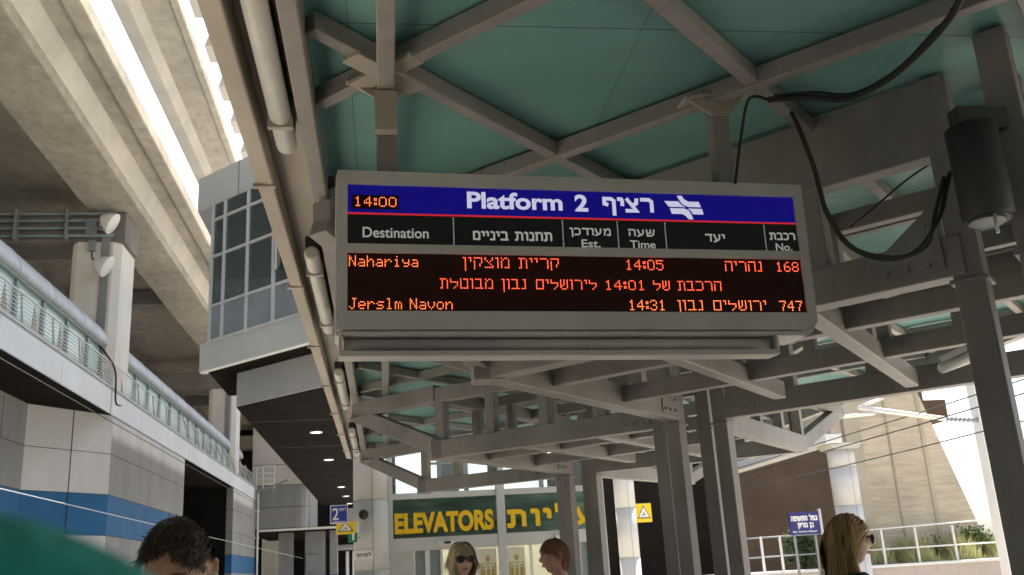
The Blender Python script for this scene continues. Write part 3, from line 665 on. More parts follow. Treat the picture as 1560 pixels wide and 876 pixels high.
# ================================================================== ELEVATED CONCOURSE (control booth end over the left track)
ec = thing('elevated_concourse', 'white elevated concourse block with a splayed glazed front and dark soffit over the track', 'building', (-2.5,30,6))
def oct(dx, z0, z1, right=-.5, back=64.0):   # footprint with a 45 degree front, its left corner dx metres in
    cx, cy = -4.0+dx, 20.5+dx*.0-dx*0.0
    L = right-cx
    return [(cx,cy,z0),(right,cy-L,z0),(right,back,z0),(cx,back,z0)]
def slab(nm, dx, dyy, z0, z1, m, back=64.0, bevel=.02):
    o = [(x, y+(dyy if i < 2 else 0), z0) for i,(x,y,z) in enumerate(oct(dx,z0,z1,back=back))]
    return MB().prism(o, (0,0,z1-z0)).build(nm, m, ec, bevel=bevel)
hd = slab('head_parapet', 0, 0, 9.52, 10.32, M['booth'])
for t in (1.02, 1.85, 2.6):                                    # seams of the parapet panels
    MB().prism([(-4+t-.006,20.5-t-.010,9.53),(-4+t+.012,20.5-t-.028,9.53),(-4+t+.03,20.5-t+.01,9.53)], (0,0,.78)).build('panel_seam', M['mull'], hd)
# inner recess below: the dark underside, then a lower block
lb_ = MB().prism([(-3.96,26.6,6.2),(-.5,23.14,6.2),(-.5,64,6.2),(-3.96,64,6.2)], (0,0,.94)).build('lower_block', M['booth'], ec, bevel=.02)
# spandrel as a hanging apron with its true thickness, floor slab above
MB().prism([(-3.8,20.3,5.84),(-.5,17.0,5.84),(-.5,17.22,5.84),(-3.64,20.36,5.84),(-3.64,20.5,5.84),(-3.8,20.5,5.84)], (0,0,.62)).build('spandrel', M['booth'], ec, bevel=.015)
MB().prism([(-3.64,20.38,6.3),(-.5,17.24,6.3),(-.5,17.94,6.3),(-3.64,21.08,6.3)], (0,0,.95)).build('edge_upstand', M['soffit'], ec)
MB().prism([(-3.64,21.09,7.15),(-.5,17.95,7.15),(-.5,22.9,7.15),(-.5,30,7.15),(-4.7,30,7.15),(-4.7,25.2,7.15),(-3.64,23.1,7.15)], (0,0,.1)).build('floor_slab', M['soffit'], ec)
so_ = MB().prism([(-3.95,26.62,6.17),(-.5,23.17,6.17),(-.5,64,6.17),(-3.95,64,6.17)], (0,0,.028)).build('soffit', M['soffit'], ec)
for y in (29.,35.,44.): MB().box((-3.9,y,6.15),(-.5,y+.05,6.171)).build('soffit_joint', M['joint'], ec)
MB().box((-3.95,26.7,7.26),(-3.7,64,9.6)).build('side_wall', M['booth'], ec)
# glazing between spandrel and parapet
gx0, gy0 = -3.56, 20.06
def gp(t, z, o=0.0): return (gx0+t-o*.707, gy0-t-o*.707, z)
M['reflpane'] = mat('pane_with_reflection', (.25,.275,.295), .25, .12, 1.2, var2=.2)  # pale colour paints a reflected roof into the lower panes
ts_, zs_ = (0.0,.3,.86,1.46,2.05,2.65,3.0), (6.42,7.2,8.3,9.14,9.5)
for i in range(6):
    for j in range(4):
        MB().prism([gp(ts_[i],zs_[j]),gp(ts_[i+1],zs_[j]),gp(ts_[i+1],zs_[j+1]),gp(ts_[i],zs_[j+1])], (.02,.02,0)).build('window_pane', M['reflpane'] if j == 0 else M['boothglass'], ec)
for t in (0.0,.3,.86,1.46,2.05,2.65):
    w_ = .055 if t not in (1.46,) else .07
    MB().bar(gp(t,6.4,.015), gp(t,9.5,.015), w_, .07, (1,1,0)).build('window_mullion', M['alu'], ec, bevel=.006)
for z in (6.44,7.2,8.3,9.14):
    MB().bar(gp(0,z,.0125), gp(3.0,z,.0125), .06, .055).build('window_rail', M['alu'], ec, bevel=.006)
MB().prism([gp(1.56,7.5,.05),gp(1.95,7.5,.35),gp(1.95,8.25,.35),gp(1.56,8.25,.05)], (.02,.02,0)).build('open_sash', M['boothglass'], ec)
MB().bar(gp(1.56,7.5,.06), gp(1.56,8.25,.06), .05,.05,(1,1,0)).build('sash_frame', M['white'], ec)
MB().prism([gp(.05,6.74,-.3),gp(3.0,6.74,-.3),gp(3.0,7.2,-.3),gp(.05,7.2,-.3)], (.05,.05,0)).build('pale_reflection_strip', M['vault'], ec)  # pale strip added behind the glass to imitate reflections in the lower panes
MB().prism([gp(-.2,6.7,-1.8),gp(3.0,6.7,-1.8),gp(3.0,9.5,-1.8),gp(-.2,9.5,-1.8)], (.05,.05,0)).build('inner_wall', M['conc2'], ec)
MB().prism([gp(.0,9.46,-.05),gp(3.0,9.46,-.05),gp(3.0,9.46,-1.8),gp(.0,9.46,-1.8)], (0,0,.05)).build('ceiling', M['concdark'], ec)
MB().prism([(-3.64,20.2,7.27),(-3.6,20.2,7.27),(-3.6,26,7.27),(-3.64,26,7.27)], (0,0,2.2)).build('side_glazing', M['mull'], ec)
for i, (y, x) in enumerate(((31.6,-2.15),(39.2,-2.17),(51.3,-2.2),(57.2,-2.19),(63.,-2.18))):
    d = thing('downlight', ['nearest lit round downlight in the dark soffit', 'second lit downlight in the dark soffit, above the platform number sign', 'third lit downlight deep in the dark soffit', 'fourth small lit downlight deep in the dark soffit', 'farthest tiny lit downlight in the dark soffit'][i], 'downlight', (x,y,6.16), 'downlights in the dark soffit')
    MB().cyl((x,y),.17,6.155,6.168,20).build('lens', M['down'], d); MB().tube([(x+.19*math.cos(a),y+.19*math.sin(a),6.16) for a in [k*PI/10 for k in range(21)]], .022, 6, False).build('trim_ring', M['white'], d)

# far end: stair tower, balcony, distant hall under the concourse
st_ = thing('stair_tower', 'stone-clad round-cornered stair tower at the far end under the concourse', 'tower', (-6.5,64,0))
o = [(-8.4,64,0),(-5.6,64,0)]+[(-5.6+.8*math.sin(a),64.8-.8*math.cos(a),0) for a in (.4,.8,1.2,1.57)]+[(-4.8,72,0),(-8.4,72,0)]
for z0, z1, m_ in ((4.9,6.2,'panel'),(6.24,7.6,'panel'),(7.64,8.9,'conc2'),(8.94,11.5,'conc2')):
    MB().prism([(x,y,z0) for x,y,_ in o], (0,0,z1-z0)).build('cladding', M[m_], st_)
MB().prism([(x*.998,y+.03,4.9) for x,y,_ in o], (0,0,6.5)).build('core', M['joint'], st_)
br_ = thing('balcony_railing', 'white tubular balcony railing at the far end of the gallery', 'railing', (-8,63,7.4))
for z in (7.6,7.95,8.3,8.75): MB().tube([(-8.0,63,z),(-6.9,63,z)], .03, 8).build('rail', M['white'], br_)
for x in (-8,-7.6,-6.9): MB().tube([(x,63,7.3),(x,63,8.75)], .035, 8).build('post', M['white'], br_)
MB().bar((-8.0,62.6,7.1),(-5.9,62.2,7.75),.2,.1).build('slanting_arm', M['mull'], br_)
pm = thing('slim_mast', 'slim white mast with cross arms at the corner of the far gallery', 'mast', (-7.9,62.5,0))
MB().cyl((-7.8,62.4),.06,0,7.0,10).build('pole', M['white'], pm)
for z in (5.9, 4.3): MB().bar((-8.2,62.4,z),(-7.7,62.4,z),.05,.06).build('arm', M['white'], pm)
fh = thing('far_hall', 'shadowy far station hall with pale piers under the concourse', 'building', (-4,70,0))
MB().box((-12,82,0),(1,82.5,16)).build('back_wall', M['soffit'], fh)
MB().box((-9,64.2,4.75),(-1,82,4.88)).build('canopy_edge', M['soffit'], fh)
MB().box((-7.9,64.05,4.72),(-3.0,64.15,4.86)).build('white_edge', M['white'], fh)
for x, w_ in ((-6.9,.9),(-5.2,1.3),(-3.6,.5)):
    MB().box((x,66,1.9),(x+w_,67,4.7)).build('pier', M['panel'], fh, bevel=.03); MB().box((x-.01,65.99,0),(x+w_+.01,67.01,1.9)).build('pier_base', M['blue'] if x > -4 else M['mull'], fh)
MB().box((-5.1,65.9,2.2),(-4.4,65.98,3.2)).build('notice_panel', M['mull'], fh)
for k in range(4): MB().box((-2.7+.45*k,70,0),(-2.5+.45*k,70.3,3.4)).build('slim_post', M['white'], fh)
MB().box((-3.6,66.5,3.55),(-1,72,3.75)).build('entrance_canopy', M['panel'], fh)
# overhead wires of the left track
for i, (px, py, X) in enumerate(((168,640,-5.0),(160,780,-5.0))):
    p = atX(px, py, X)
    tag(MB().tube([(X,-8,p.z),(X,20,p.z-.02),(X,62,p.z)], .008, 6).build('overhead_wire', M['cable'] if i == 0 else M['lightmetal'], None), ['dark overhead wire above the left track, crossing the white wall panels','pale overhead wire above the left track, crossing the blue band'][i], 'wire', 'overhead wires over the left track')

# ================================================================== ELEVATOR LOBBY
el = thing('elevator_lobby', 'glass fronted elevator lobby with yellow ELEVATORS lettering and cream doors', 'lobby', (1.7,15.5,0))
EY = 15.0
M['pane'] = glass('clear_pane', (.5,.55,.52), (.8,.9,.87), .03)
M['band'] = glass('green_pane', (.06,.11,.10), (.5,.64,.58), .02)
for x0, x1 in ((.06,.13),(1.72,1.85),(3.30,3.42)):
    MB().box((x0,EY-.06,0),(x1,EY+.06,3.95)).build('mullion', M['alu'], el, bevel=.006)
for x0, x1 in ((.13,1.72),(1.85,3.30)):
    MB().box((x0,EY-.04,2.63),(x1,EY+.05,2.72)).build('transom', M['alu'], el, bevel=.006)
    MB().box((x0,EY-.05,1.86),(x1,EY+.06,2.05)).build('door_header', M['alu'], el, bevel=.006)
    MB().box((x0,EY-.045,3.86),(x1,EY+.05,3.95)).build('transom', M['alu'], el)
    MB().quad((x0,EY,2.72),(x1,EY,2.72),(x1,EY,3.86),(x0,EY,3.86)).build('upper_pane', M['pane'], el)
    MB().quad((x0,EY,2.05),(x1,EY,2.05),(x1,EY,2.63),(x0,EY,2.63)).build('letter_pane', M['band'], el)
M['reflstreaks'] = mat('reflection_streaks', (.3,.37,.33), .6, .85, 1.3, stretch=(.6,1,6), var2=.5, scale2=2)  # streaks paint the glass reflections onto a sheet behind the pane
MB().box((.13,EY+.3,2.02),(3.3,EY+.36,2.66)).build('reflection_backing', M['reflstreaks'], el)
for x in (.85,1.28,2.5): MB().box((x,EY+.5,2.66),(x+.07,EY+.58,3.9)).build('inner_post', M['lightmetal'], el)
MB().box((.93,EY+.6,2.66),(1.2,EY+.8,3.9)).build('inner_frame', M['mull'], el)
for z in (2.95,3.2,3.5): MB().box((.75,EY+.55,z),(1.3,EY+.6,z+.04)).build('inner_rail', M['lightmetal'], el)
# lettering
def lat3(s, x0, x1, z0, z1, bold): return latin(s, x0, x1, z0, z1, 'lettering', M['letteryel'], el, y=EY-.012, bold=bold)
lat3('ELEVATORS', .155,1.67,2.115,2.425,.045)
hebrew('עליות', 1.9,3.22,2.125,2.40,'lettering', M['letteryel'], el, y=EY-.014, wd=.26, gap=.3)
# doors and lobby inside
MB().box((.13,EY-.02,0),(.42,EY+.02,1.86)).build('blank_panel', M['alu'], el)
for x0, x1 in ((.42,.45),(.60,.67),(.83,.87),(1.36,1.395),(2.2,2.24),(2.95,2.99),(3.1,3.16)): MB().box((x0,EY-.03,0),(x1,EY+.03,1.86)).build('door_stile', M['white'], el, bevel=.004)
for x0, x1 in ((.45,.60),(.67,.83),(2.99,3.1)): MB().box((x0,EY-.005,0),(x1,EY+.005,1.86)).build('door_glass', M['mull'], el)
for x0, x1 in ((.87,1.36),(1.395,1.72),(1.85,2.2),(2.24,2.95)): MB().quad((x0,EY,0),(x1,EY,0),(x1,EY,1.86),(x0,EY,1.86)).build('door_glass', M['pane'], el)
MB().box((.1,EY+2.2,0),(3.4,EY+2.3,2.6)).build('back_wall', M['cream'], el); MB().box((.06,EY+.2,0),(.1,EY+2.3,2.6)).build('side_wall', M['cream'], el)
MB().box((3.4,EY+.2,0),(3.45,EY+2.3,2.6)).build('side_wall', M['cream'], el); MB().box((.06,EY+.4,2.5),(3.45,EY+2.3,2.55)).build('ceiling', M['cream'], el)
for x in (.9,2.6): MB().box((x-.25,EY+.8,2.46),(x+.25,EY+1.5,2.498)).build('lobby_light', M['lobbylamp'], el)
M['olive'] = mat('olive_print', (.42,.33,.07), .5, .05, 3)
for xc in (1.55,1.99):
    pb = MB().box((xc-.16,EY-.02,1.05),(xc+.13,EY-.008,1.84)).build('pictogram_board', M['cream'], el)
    f = MB(); x0,x1,z0,z1 = xc-.115,xc+.115,1.24,1.62
    for a, b in (((x0,z0),(x1,z0+.012)),((x0,z1-.012),(x1,z1)),((x0,z0),(x0+.012,z1)),((x1-.012,z0),(x1,z1))): f.box((a[0],EY-.027,a[1]),(b[0],EY-.0205,b[1]))
    for k in (-1,0,1):
        x = xc+k*.07; f.cyl((x,0),.0,0,0,3) if False else None
        f.prism([(x+.016*math.cos(t),EY-.027,1.565+.018*math.sin(t)) for t in [j*PI/5 for j in range(10)]],(0,.006,0))
        f.box((x-.022,EY-.027,1.40),(x+.022,EY-.0205,1.54)); f.box((x-.015,EY-.027,1.27),(x-.003,EY-.0205,1.40)); f.box((x+.003,EY-.027,1.27),(x+.015,EY-.0205,1.40))
    f.prism([(xc-.02,EY-.027,1.64),(xc+.02,EY-.027,1.64),(xc+.02,EY-.027,1.68),(xc+.045,EY-.027,1.68),(xc,EY-.027,1.74),(xc-.045,EY-.027,1.68),(xc-.02,EY-.027,1.68)],(0,.006,0))
    f.build('pictogram', M['olive'], pb)
for x in (.80,2.6):
    ss = MB().box((x,EY-.11,1.93),(x+.24,EY-.05,1.985)).build('door_sensor', M['white'], el, bevel=.004); MB().box((x+.09,EY-.118,1.94),(x+.19,EY-.109,1.975)).build('sensor_eye', M['black'], ss)
MB().box((.06,EY+.06,3.95),(3.45,EY+2.3,4.0)).build('roof', M['alu'], el)

# clad columns
def column(x, y, r, z1, label):
    c = thing('clad_column', label, 'column', (x,y,0), 'round metal clad columns')
    s_ = MB(); z = 0
    for zt in (1.62, 2.62, 3.6, 4.6, 5.6):
        zt = min(zt, z1); s_.cyl((x,y), r, z, zt-.012, 40); s_.cyl((x,y), r-.012, zt-.012, zt, 40); z = zt
        if z >= z1: break
    s_.build('cladding', M['alu'], c)
    MB().box((x+r*.12-.004,y-r-.002,0),(x+r*.12+.004,y-r+.03,z1)).build('seam', M['mull'], c)
    return c
c1 = column(-.2,14.75,.255,3.9,'white clad round column left of the elevator glass front, carrying signs')
bx = MB(); bx.tube([(-.3,14.47,2.4),(-.3,14.40,2.4)],.07,16); bx.tube([(-.3,14.40,2.4),(-.27,14.33,2.36)],.03,10)
tag(bx.build('camera_dome', M['dark'], None), 'small dark round camera fixed on the white column left of the elevators', 'camera')
column(5.02,20.,.215,4.6,'grey clad round column right of the elevators, carrying a yellow warning sign')
c3 = column(11.95,24.,.34,4.05,'tall grey clad round column holding up the ramp at right')
MB().prism([(11.62,23.62,4.05),(12.28,23.62,4.05),(12.4,23.62,4.19),(11.5,23.62,4.19)], (0,.8,0)).build('capital', M['conc2'], c3, bevel=.02)

# signs
def panel(mb, x0, x1, z0, z1, y, t=.03): return mb.box((x0,y,z0),(x1,y+t,z1))
sg = thing('platform_sign', 'blue square sign with a white 2, bracketed left of the white column', 'sign', (-.6,13.9,2.4))
a, b = atY(503,770,13.9), atY(530,797,13.9)
panel(MB(), a.x, b.x, b.z, a.z, 13.9).build('rim', M['paper'], sg); panel(MB(), a.x+.012, b.x-.012, b.z+.012, a.z-.012, 13.894, .006).build('face', M['signblue'], sg)
W_, H_ = b.x-a.x, a.z-b.z
latin('2', a.x+.13*W_, a.x+.48*W_, b.z+.2*H_, b.z+.84*H_, 'numeral', M['paper'], sg, y=13.89, bold=.01)
hebrew('רציף', a.x+.5*W_, a.x+.88*W_, b.z+.68*H_, b.z+.82*H_, 'lettering', M['paper'], sg, y=13.89, wd=.22)
MB().box((a.x+.15*W_,13.89,b.z+.08*H_),(a.x+.86*W_,13.893,b.z+.115*H_)).build('rule', M['paper'], sg)
MB().box((b.x-.02,13.93,b.z+.02),(-.38,13.97,a.z-.05)).build('bracket', M['lightmetal'], sg)
def warn(name, label, cx, cz, w_, h_, y, arm):
    s_ = thing(name, label, 'sign', (cx,y,cz), 'yellow warning signs')
    MB().box((cx-w_/2,y,cz-h_/2),(cx+w_/2,y+.03,cz+h_/2)).build('plate', M['signyel'], s_, bevel=.004)
    T = lambda k, yy, th: MB().prism([(cx-.42*w_*k,yy,cz-.30*h_*k),(cx+.42*w_*k,yy,cz-.30*h_*k),(cx,yy,cz+.40*h_*k)], (0,th,0))
    T(1.0, y-.003, .004).build('border', M['black'], s_); T(.80, y-.006, .004).build('triangle', M['paper'], s_)
    f = MB(); f.prism([(cx+.03*w_*math.cos(t),y-.009,cz+.02*h_+.03*w_*math.sin(t)) for t in [j*PI/5 for j in range(10)]],(0,.003,0))
    f.prism([(cx-.04*w_,y-.009,cz-.01*h_),(cx+.05*w_,y-.009,cz-.03*h_),(cx+.10*w_,y-.009,cz-.14*h_),(cx-.02*w_,y-.009,cz-.13*h_)],(0,.003,0)); f.prism([(cx-.16*w_,y-.009,cz-.2*h_),(cx-.1*w_,y-.009,cz-.08*h_),(cx-.07*w_,y-.009,cz-.1*h_),(cx-.11*w_,y-.009,cz-.2*h_)],(0,.003,0)); f.build('pictogram', M['black'], s_)
    MB().box((arm[0],y+.035,cz-h_*.42),(arm[1],y+.06,cz+h_*.42)).build('bracket', M['paper'], s_)
a, b = atY(966.5,768,20), atY(993,795,20)
warn('warning_sign', 'yellow warning sign with a black triangle, on the grey column right of the elevators', (a.x+b.x)/2, (a.z+b.z)/2, b.x-a.x, a.z-b.z, 19.95, (a.x-.14,a.x+.05))
a, b = atY(512,794,14.1), atY(541,813,14.1)
warn('warning_sign', 'yellow warning sign with a black triangle, just below the blue platform number sign', (a.x+b.x)/2, (a.z+b.z)/2, b.x-a.x, a.z-b.z, 14.1, (b.x-.05,-.36))
sg = thing('exit_sign', 'small green sign beside the white column, under the yellow warning sign', 'sign', (-.48,14.3,2.0))
a, b = atY(530,811,14.3), atY(541,826,14.3)
MB().box((a.x,14.3,b.z),(b.x+.03,14.33,a.z)).build('plate', M['signgreen'], sg); MB().box((a.x+.06,14.297,b.z+.03),(a.x+.09,14.3,a.z-.02)).build('figure', M['paper'], sg); MB().box((b.x,14.32,b.z+.04),(-.34,14.35,b.z+.08)).build('bracket', M['lightmetal'], sg)
sg = thing('column_plate', 'white plate with black Hebrew letters wrapped low on the white column', 'sign', (-.2,14.48,1.9))
a, b = atY(541,839,14.5), atY(566,851,14.5)
pts0 = [(-.2+.262*math.sin(t), 14.75-.262*math.cos(t)) for t in [math.radians(q) for q in range(-72,10,6)]]
pl = MB()
for i in range(len(pts0)-1): pl.quad((*pts0[i],b.z),(*pts0[i+1],b.z),(*pts0[i+1],a.z),(*pts0[i],a.z))
pl.build('plate', M['paper'], sg)
hb = hebrew('למרחב', -.43,-.2, b.z+.03,a.z-.045,'lettering', M['black'], sg, y=14.4, wd=.22)
for v_ in hb.data.vertices:                                   # bend the letters round the column
    X = v_.co.x+OFF[sg.name].x; t = (X+.2)/.262; yy = v_.co.y+OFF[sg.name].y-14.4
    t = max(-1.3, t*1.05); v_.co.x = -.2+(.264+yy*-.5)*math.sin(t)-OFF[sg.name].x; v_.co.y = 14.75-.266*math.cos(t)+yy-OFF[sg.name].y

# ================================================================== RIGHT HAND SIDE: ramp, stone wall, planter
M['tan3'] = mat('ramp_concrete', (.42,.37,.3), .85, .1, 2, stretch=(1,1,.3), var2=.2)
rp = thing('road_ramp', 'concrete ramp deck with a stained parapet carried by the round column at right', 'ramp', (14,30,4))
MB().box((11.55,23.6,4.45),(11.85,60,5.05)).build('parapet', M['tan3'], rp, bevel=.03)
MB().box((11.4,23.6,4.2),(11.86,60,4.447)).build('painted_lit_edge', M['white'], rp, bevel=.02)  # white colour stands in for the light on this edge
MB().box((11.86,24.6,4.4),(12.3,60,4.7)).build('deck', M['concdark'], rp)
for k in range(14): MB().box((11.545,24.2+1.7*k,4.5),(11.549,24.2+1.7*k+.12+.06*(k%3),4.95)).build('stain', M['conc'], rp)
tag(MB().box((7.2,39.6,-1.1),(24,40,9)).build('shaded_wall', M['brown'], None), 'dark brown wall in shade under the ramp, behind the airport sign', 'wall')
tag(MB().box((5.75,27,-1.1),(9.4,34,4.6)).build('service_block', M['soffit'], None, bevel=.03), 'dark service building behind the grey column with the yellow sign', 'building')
M['tan2'] = mat('smooth_stone', (.45,.4,.31), .85, .08, 2, var2=.15)
sw = thing('stone_wall', 'tall ribbed stone retaining wall with a raking end against the white sky at right', 'wall', (14.5,26,0))
edge = [(12.95,0),(17.35,0),(17.0,1.2),(15.6,5.9),(14.75,8.7),(12.95,8.7)]
MB().prism([(x,26,z-1.1 if z == 0 else z) for x,z in edge], (0,.9,0)).build('ribbed_face', M['stone'], sw)
MB().box((13.1,25.85,-1.1),(13.6,25.998,8.6)).build('pilaster', M['tan2'], sw, bevel=.02)
for px in (1313,1357,1408):
    a, b = atY(px,690,25.98), atY(px+10,760,25.98); dx = (b.x-a.x)
    x = a.x; MB().box((x,25.965,-1.1),(x+(.05 if px < 1400 else .12),25.999,8.0 if px < 1400 else 7.2)).build('joint_strip', M['conc'] if px < 1400 else M['tan2'], sw)
tag(MB().prism([(15.4,27.5,5.2),(17.4,27.5,5.2),(17.4,27.5,5.85),(15.4,27.5,5.85)], (0,6,0)).build('concrete_beam', M['brown'], None), 'dark concrete beam end seen above the raking end of the stone wall', 'beam')
pw = thing('planter_wall', 'low pale tiled planter wall with a white coping below the railing', 'wall', (13,24.2,0))
MB().box((7.6,24.2,-1.1),(17.6,24.45,1.02)).build('tiled_face', M['tile'], pw); MB().box((7.6,24.1,1.025),(17.7,24.55,1.10)).build('coping', M['white'], pw, bevel=.015)
MB().box((7.6,24.45,-1.1),(17.6,25.9,.95)).build('planter_soil', M['ground'], kind='structure')
gr = thing('planter_railing', 'white tubular railing standing on the planter wall in front of the stone wall', 'railing', (13,24.35,1.1))
for za, zb in ((1.97,2.12),(1.48,1.50)): MB().tube([(11.9,24.35,za),(17.0,24.35,zb)], .02, 10).build('rail', M['white'], gr)
MB().tube([(8.6,24.35,1.93),(11.9,24.35,1.97)], .02, 10).build('rail', M['mull'], gr); MB().tube([(8.6,24.35,1.45),(11.9,24.35,1.48)], .02, 10).build('rail', M['mull'], gr)
for px in (1160,1189,1345,1397,1455):
    x = atY(px,830,24.35).x; MB().box((x-.028,24.32,1.1),(x+.028,24.38,1.98+.03*(x-12)/5)).build('post', M['white'], gr, bevel=.01)
sg = thing('station_name_sign', 'dark blue station name sign with white Hebrew lettering in front of the brown wall', 'sign', (10.2,23.4,2.2))
a, b, c_, d_ = (atY(px,py,23.4) for px,py in ((1201,783),(1246,777),(1249,813),(1203,815)))
x0, x1, z1, z0 = a.x, b.x, (a.z+b.z)/2, (c_.z+d_.z)/2
M['signnavy'] = mat('sign_navy', (.018,.02,.15), .45, .08, 3)
MB().box((x0,23.4,z0),(x1,23.46,z1)).build('plate', M['signnavy'], sg); MB().box((x1+.002,23.39,z0-.02),(x1+.07,23.48,z1+.06)).build('end_post', M['lightmetal'], sg)
for x in (x0+.12,x1-.12): MB().box((x-.025,23.47,1.1-2.2),(x+.025,23.52,z0+.3)).build('leg', M['mull'], sg)
Wd, Hd = x1-x0, z1-z0
hebrew('נמל התעופה', x0+.07*Wd, x1-.07*Wd, z0+.60*Hd, z0+.83*Hd, 'lettering', M['paper'], sg, y=23.395, wd=.22)
hebrew('בן גוריון', x0+.26*Wd, x1-.22*Wd, z0+.30*Hd, z0+.52*Hd, 'lettering', M['paper'], sg, y=23.395, wd=.22)
latin('Ben Gurion Airport', x0+.08*Wd, x1-.12*Wd, z0+.07*Hd, z0+.17*Hd, 'lettering', M['paper'], sg, y=23.395, bold=.02)

# leaves
M['leaf'] = mat('green_leaves', (.05,.095,.025), .6, .4, 1.5, var2=.3); M['straw'] = mat('dry_grass', (.40,.39,.17), .8, .3, 2, var2=.25)
def bush(name, label, cx, cy, z, rx, ry, rz, n, m, leaf=.07, blade=False, group=None):
    t_ = thing(name, label, 'plant', (cx,cy,z), group); rng = np.random.RandomState(int(cx*100)+n); mb = MB()
    lobes = [(rng.uniform(-.6,.6),rng.uniform(-.6,.6),rng.uniform(.25,.9),rng.uniform(.28,.5)) for _ in range(9)]
    for i in range(n):
        if blade:
            x = cx+rng.uniform(-rx,rx); y = cy+rng.uniform(-ry,ry); h = rz*rng.uniform(.4,1.1)*(.6+.4*math.sin(x*5)); bx_, by_ = rng.normal(0,.12,2)*h*2; w_ = .012
            mb.add([(x-w_,y,z),(x+w_,y,z),(x+bx_*.5+w_*.7,y+by_*.5,z+h*.6),(x+bx_*.5-w_*.7,y+by_*.5,z+h*.6),(x+bx_,y+by_,z+h)], [(0,1,2,3),(3,2,4)])
        else:
            l = lobes[rng.randint(9)]; d = rng.normal(size=3); d /= np.linalg.norm(d); q = np.array([l[0],l[1],l[2]])+d*l[3]*rng.uniform(.5,1.1)
            p = Vector((cx+q[0]*rx, cy+q[1]*ry, z+max(.02,q[2])*rz)); a = Vector(rng.normal(size=3)).normalized(); b = a.cross(Vector(rng.normal(size=3))).normalized(); s_ = leaf*rng.uniform(.6,1.3)
            mb.add([p-a*s_, p+b*s_*.4, p+a*s_, p-b*s_*.4], [(0,1,2,3)])
    mb.build('foliage', m, t_)
    if not blade:
        sm = MB()
        for k in range(6): sm.tube([(cx,cy,z-.02),(cx+rx*rng.uniform(-.3,.3),cy+ry*rng.uniform(-.3,.3),z+rz*.4),(cx+rx*rng.uniform(-.6,.6),cy+ry*rng.uniform(-.6,.6),z+rz*.8)], [.02,.014,.006], 6)
        sm.build('stem', M['brown'], t_)
    return t_
p = atY(1222,845,24.9); bush('shrub', 'dark green leafy shrub below the blue station name sign', p.x, 24.9, .95, .55, .4, 1.05, 1500, M['leaf'], .06)
bush('shrub', 'pale green shrub behind the railing at the bright right end of the planter', 15.9, 25.3, .95, .7, .35, .95, 1500, mat('pale_leaves', (.1,.15,.04), .6, .4, 2, var2=.3), .06)
bush('shrub', 'thin yellowish shrub behind the railing, middle of the planter', 14.6, 25.4, .95, .6, .3, .7, 900, mat('yellow_leaves', (.17,.17,.06), .6, .4, 2, var2=.3), .06)
o = bush('grass', 'x', 14.3, 25.15, .95, 2.5, .55, .9, 9000, M['straw'], blade=True)
for kk in ('label','category'): del o[kk]
ch = o.children[0]; ch.parent = None; ch.location = o.location; ch.name = 'dry_grass'; ch['kind'] = 'stuff'; bpy.data.objects.remove(o)

# catenary mast, cantilever and wires of the right track
cm = thing('catenary_mast', 'white catenary mast with a tubular cantilever arm and ribbed insulator beside the nearest post', 'mast', (12.5,18,0))
mx0 = atY(1493,640,18); 
MB().box((mx0.x-.05,17.93,-1.1),(mx0.x+.24,18.2,7.5)).build('pole', M['white'], cm, bevel=.015)
A, B, C_, D = atY(1308,621,18), atY(1440,638,18), atY(1452,639,18), atY(1492,640,18)
MB().tube([A,B],.05,10).build('cantilever_tube', M['white'], cm); MB().tube([A, atY(1345,606,18)],.035,10).build('steady_tube', M['white'], cm)
MB().tube([atY(1262,637,18),atY(1332,630,18)],.035,10).build('registration_arm', M['white'], cm)
pts = []; rs = []
for k in range(33): pts.append(Vector(B).lerp(D, k/32)); rs.append(.055 if k % 4 in (1,2) else .022)
MB().tube(pts, rs, 12).build('insulator', M['mull'], cm)
MB().tube([D, atY(1502,650,18), atY(1509,672,18), atY(1512,695,18)], .03, 8).build('curved_stay', M['mull'], cm)
MB().tube([D, (mx0.x-.02,18.05,D.z)], .03, 8).build('pivot', M['mull'], cm)
for i, (px, py, lb) in enumerate(((1400,629,'upper dark overhead wire crossing the stone wall'),(1400,647,'middle dark overhead wire crossing the stone wall'),(1400,682,'lower dark overhead wire crossing the stone wall'))):
    p = atY(px, py, 18); X = p.x
    tag(MB().tube([(X,2,p.z+.1),(X,18,p.z),(X,60,p.z+.05)], .013, 6).build('overhead_wire', M['cable'], None), lb, 'wire', 'overhead wires over the right track')
# trees seen through the lobby glass
def tree(label, x, y, h, r, seed):
    t_ = thing('tree', label, 'tree', (x,y,-1.1), 'trees behind the elevator lobby'); rng = np.random.RandomState(seed)
    MB().tube([(x,y,-1.1),(x+.1,y,h*.35),(x-.05,y,h*.7)], [.22,.16,.06], 10).build('trunk', M['brown'], t_); mb = MB()
    lob = [(rng.normal(0,.45),rng.normal(0,.45),rng.uniform(-.5,.6),rng.uniform(.3,.55)) for _ in range(14)]
    for i in range(2600):
        l = lob[rng.randint(14)]; d = rng.normal(size=3); d /= np.linalg.norm(d); q = np.array(l[:3])+d*l[3]*rng.uniform(.6,1.1)
        p = Vector((x+q[0]*r,y+q[1]*r,h*.68+q[2]*r*.8)); a = Vector(rng.normal(size=3)).normalized(); b = a.cross(Vector(rng.normal(size=3))).normalized(); s_ = .14*rng.uniform(.6,1.3)
        mb.add([p-a*s_,p+b*s_*.45,p+a*s_,p-b*s_*.45],[(0,1,2,3)])
    mb.build('crown', M['leaf'], t_)
tree('leafy green tree seen through the right upper pane of the lobby', 7.6, 44, 5.2, 2.2, 3); tree('low green tree seen through the left upper pane of the lobby', 4.3, 46, 4.0, 1.6, 5)

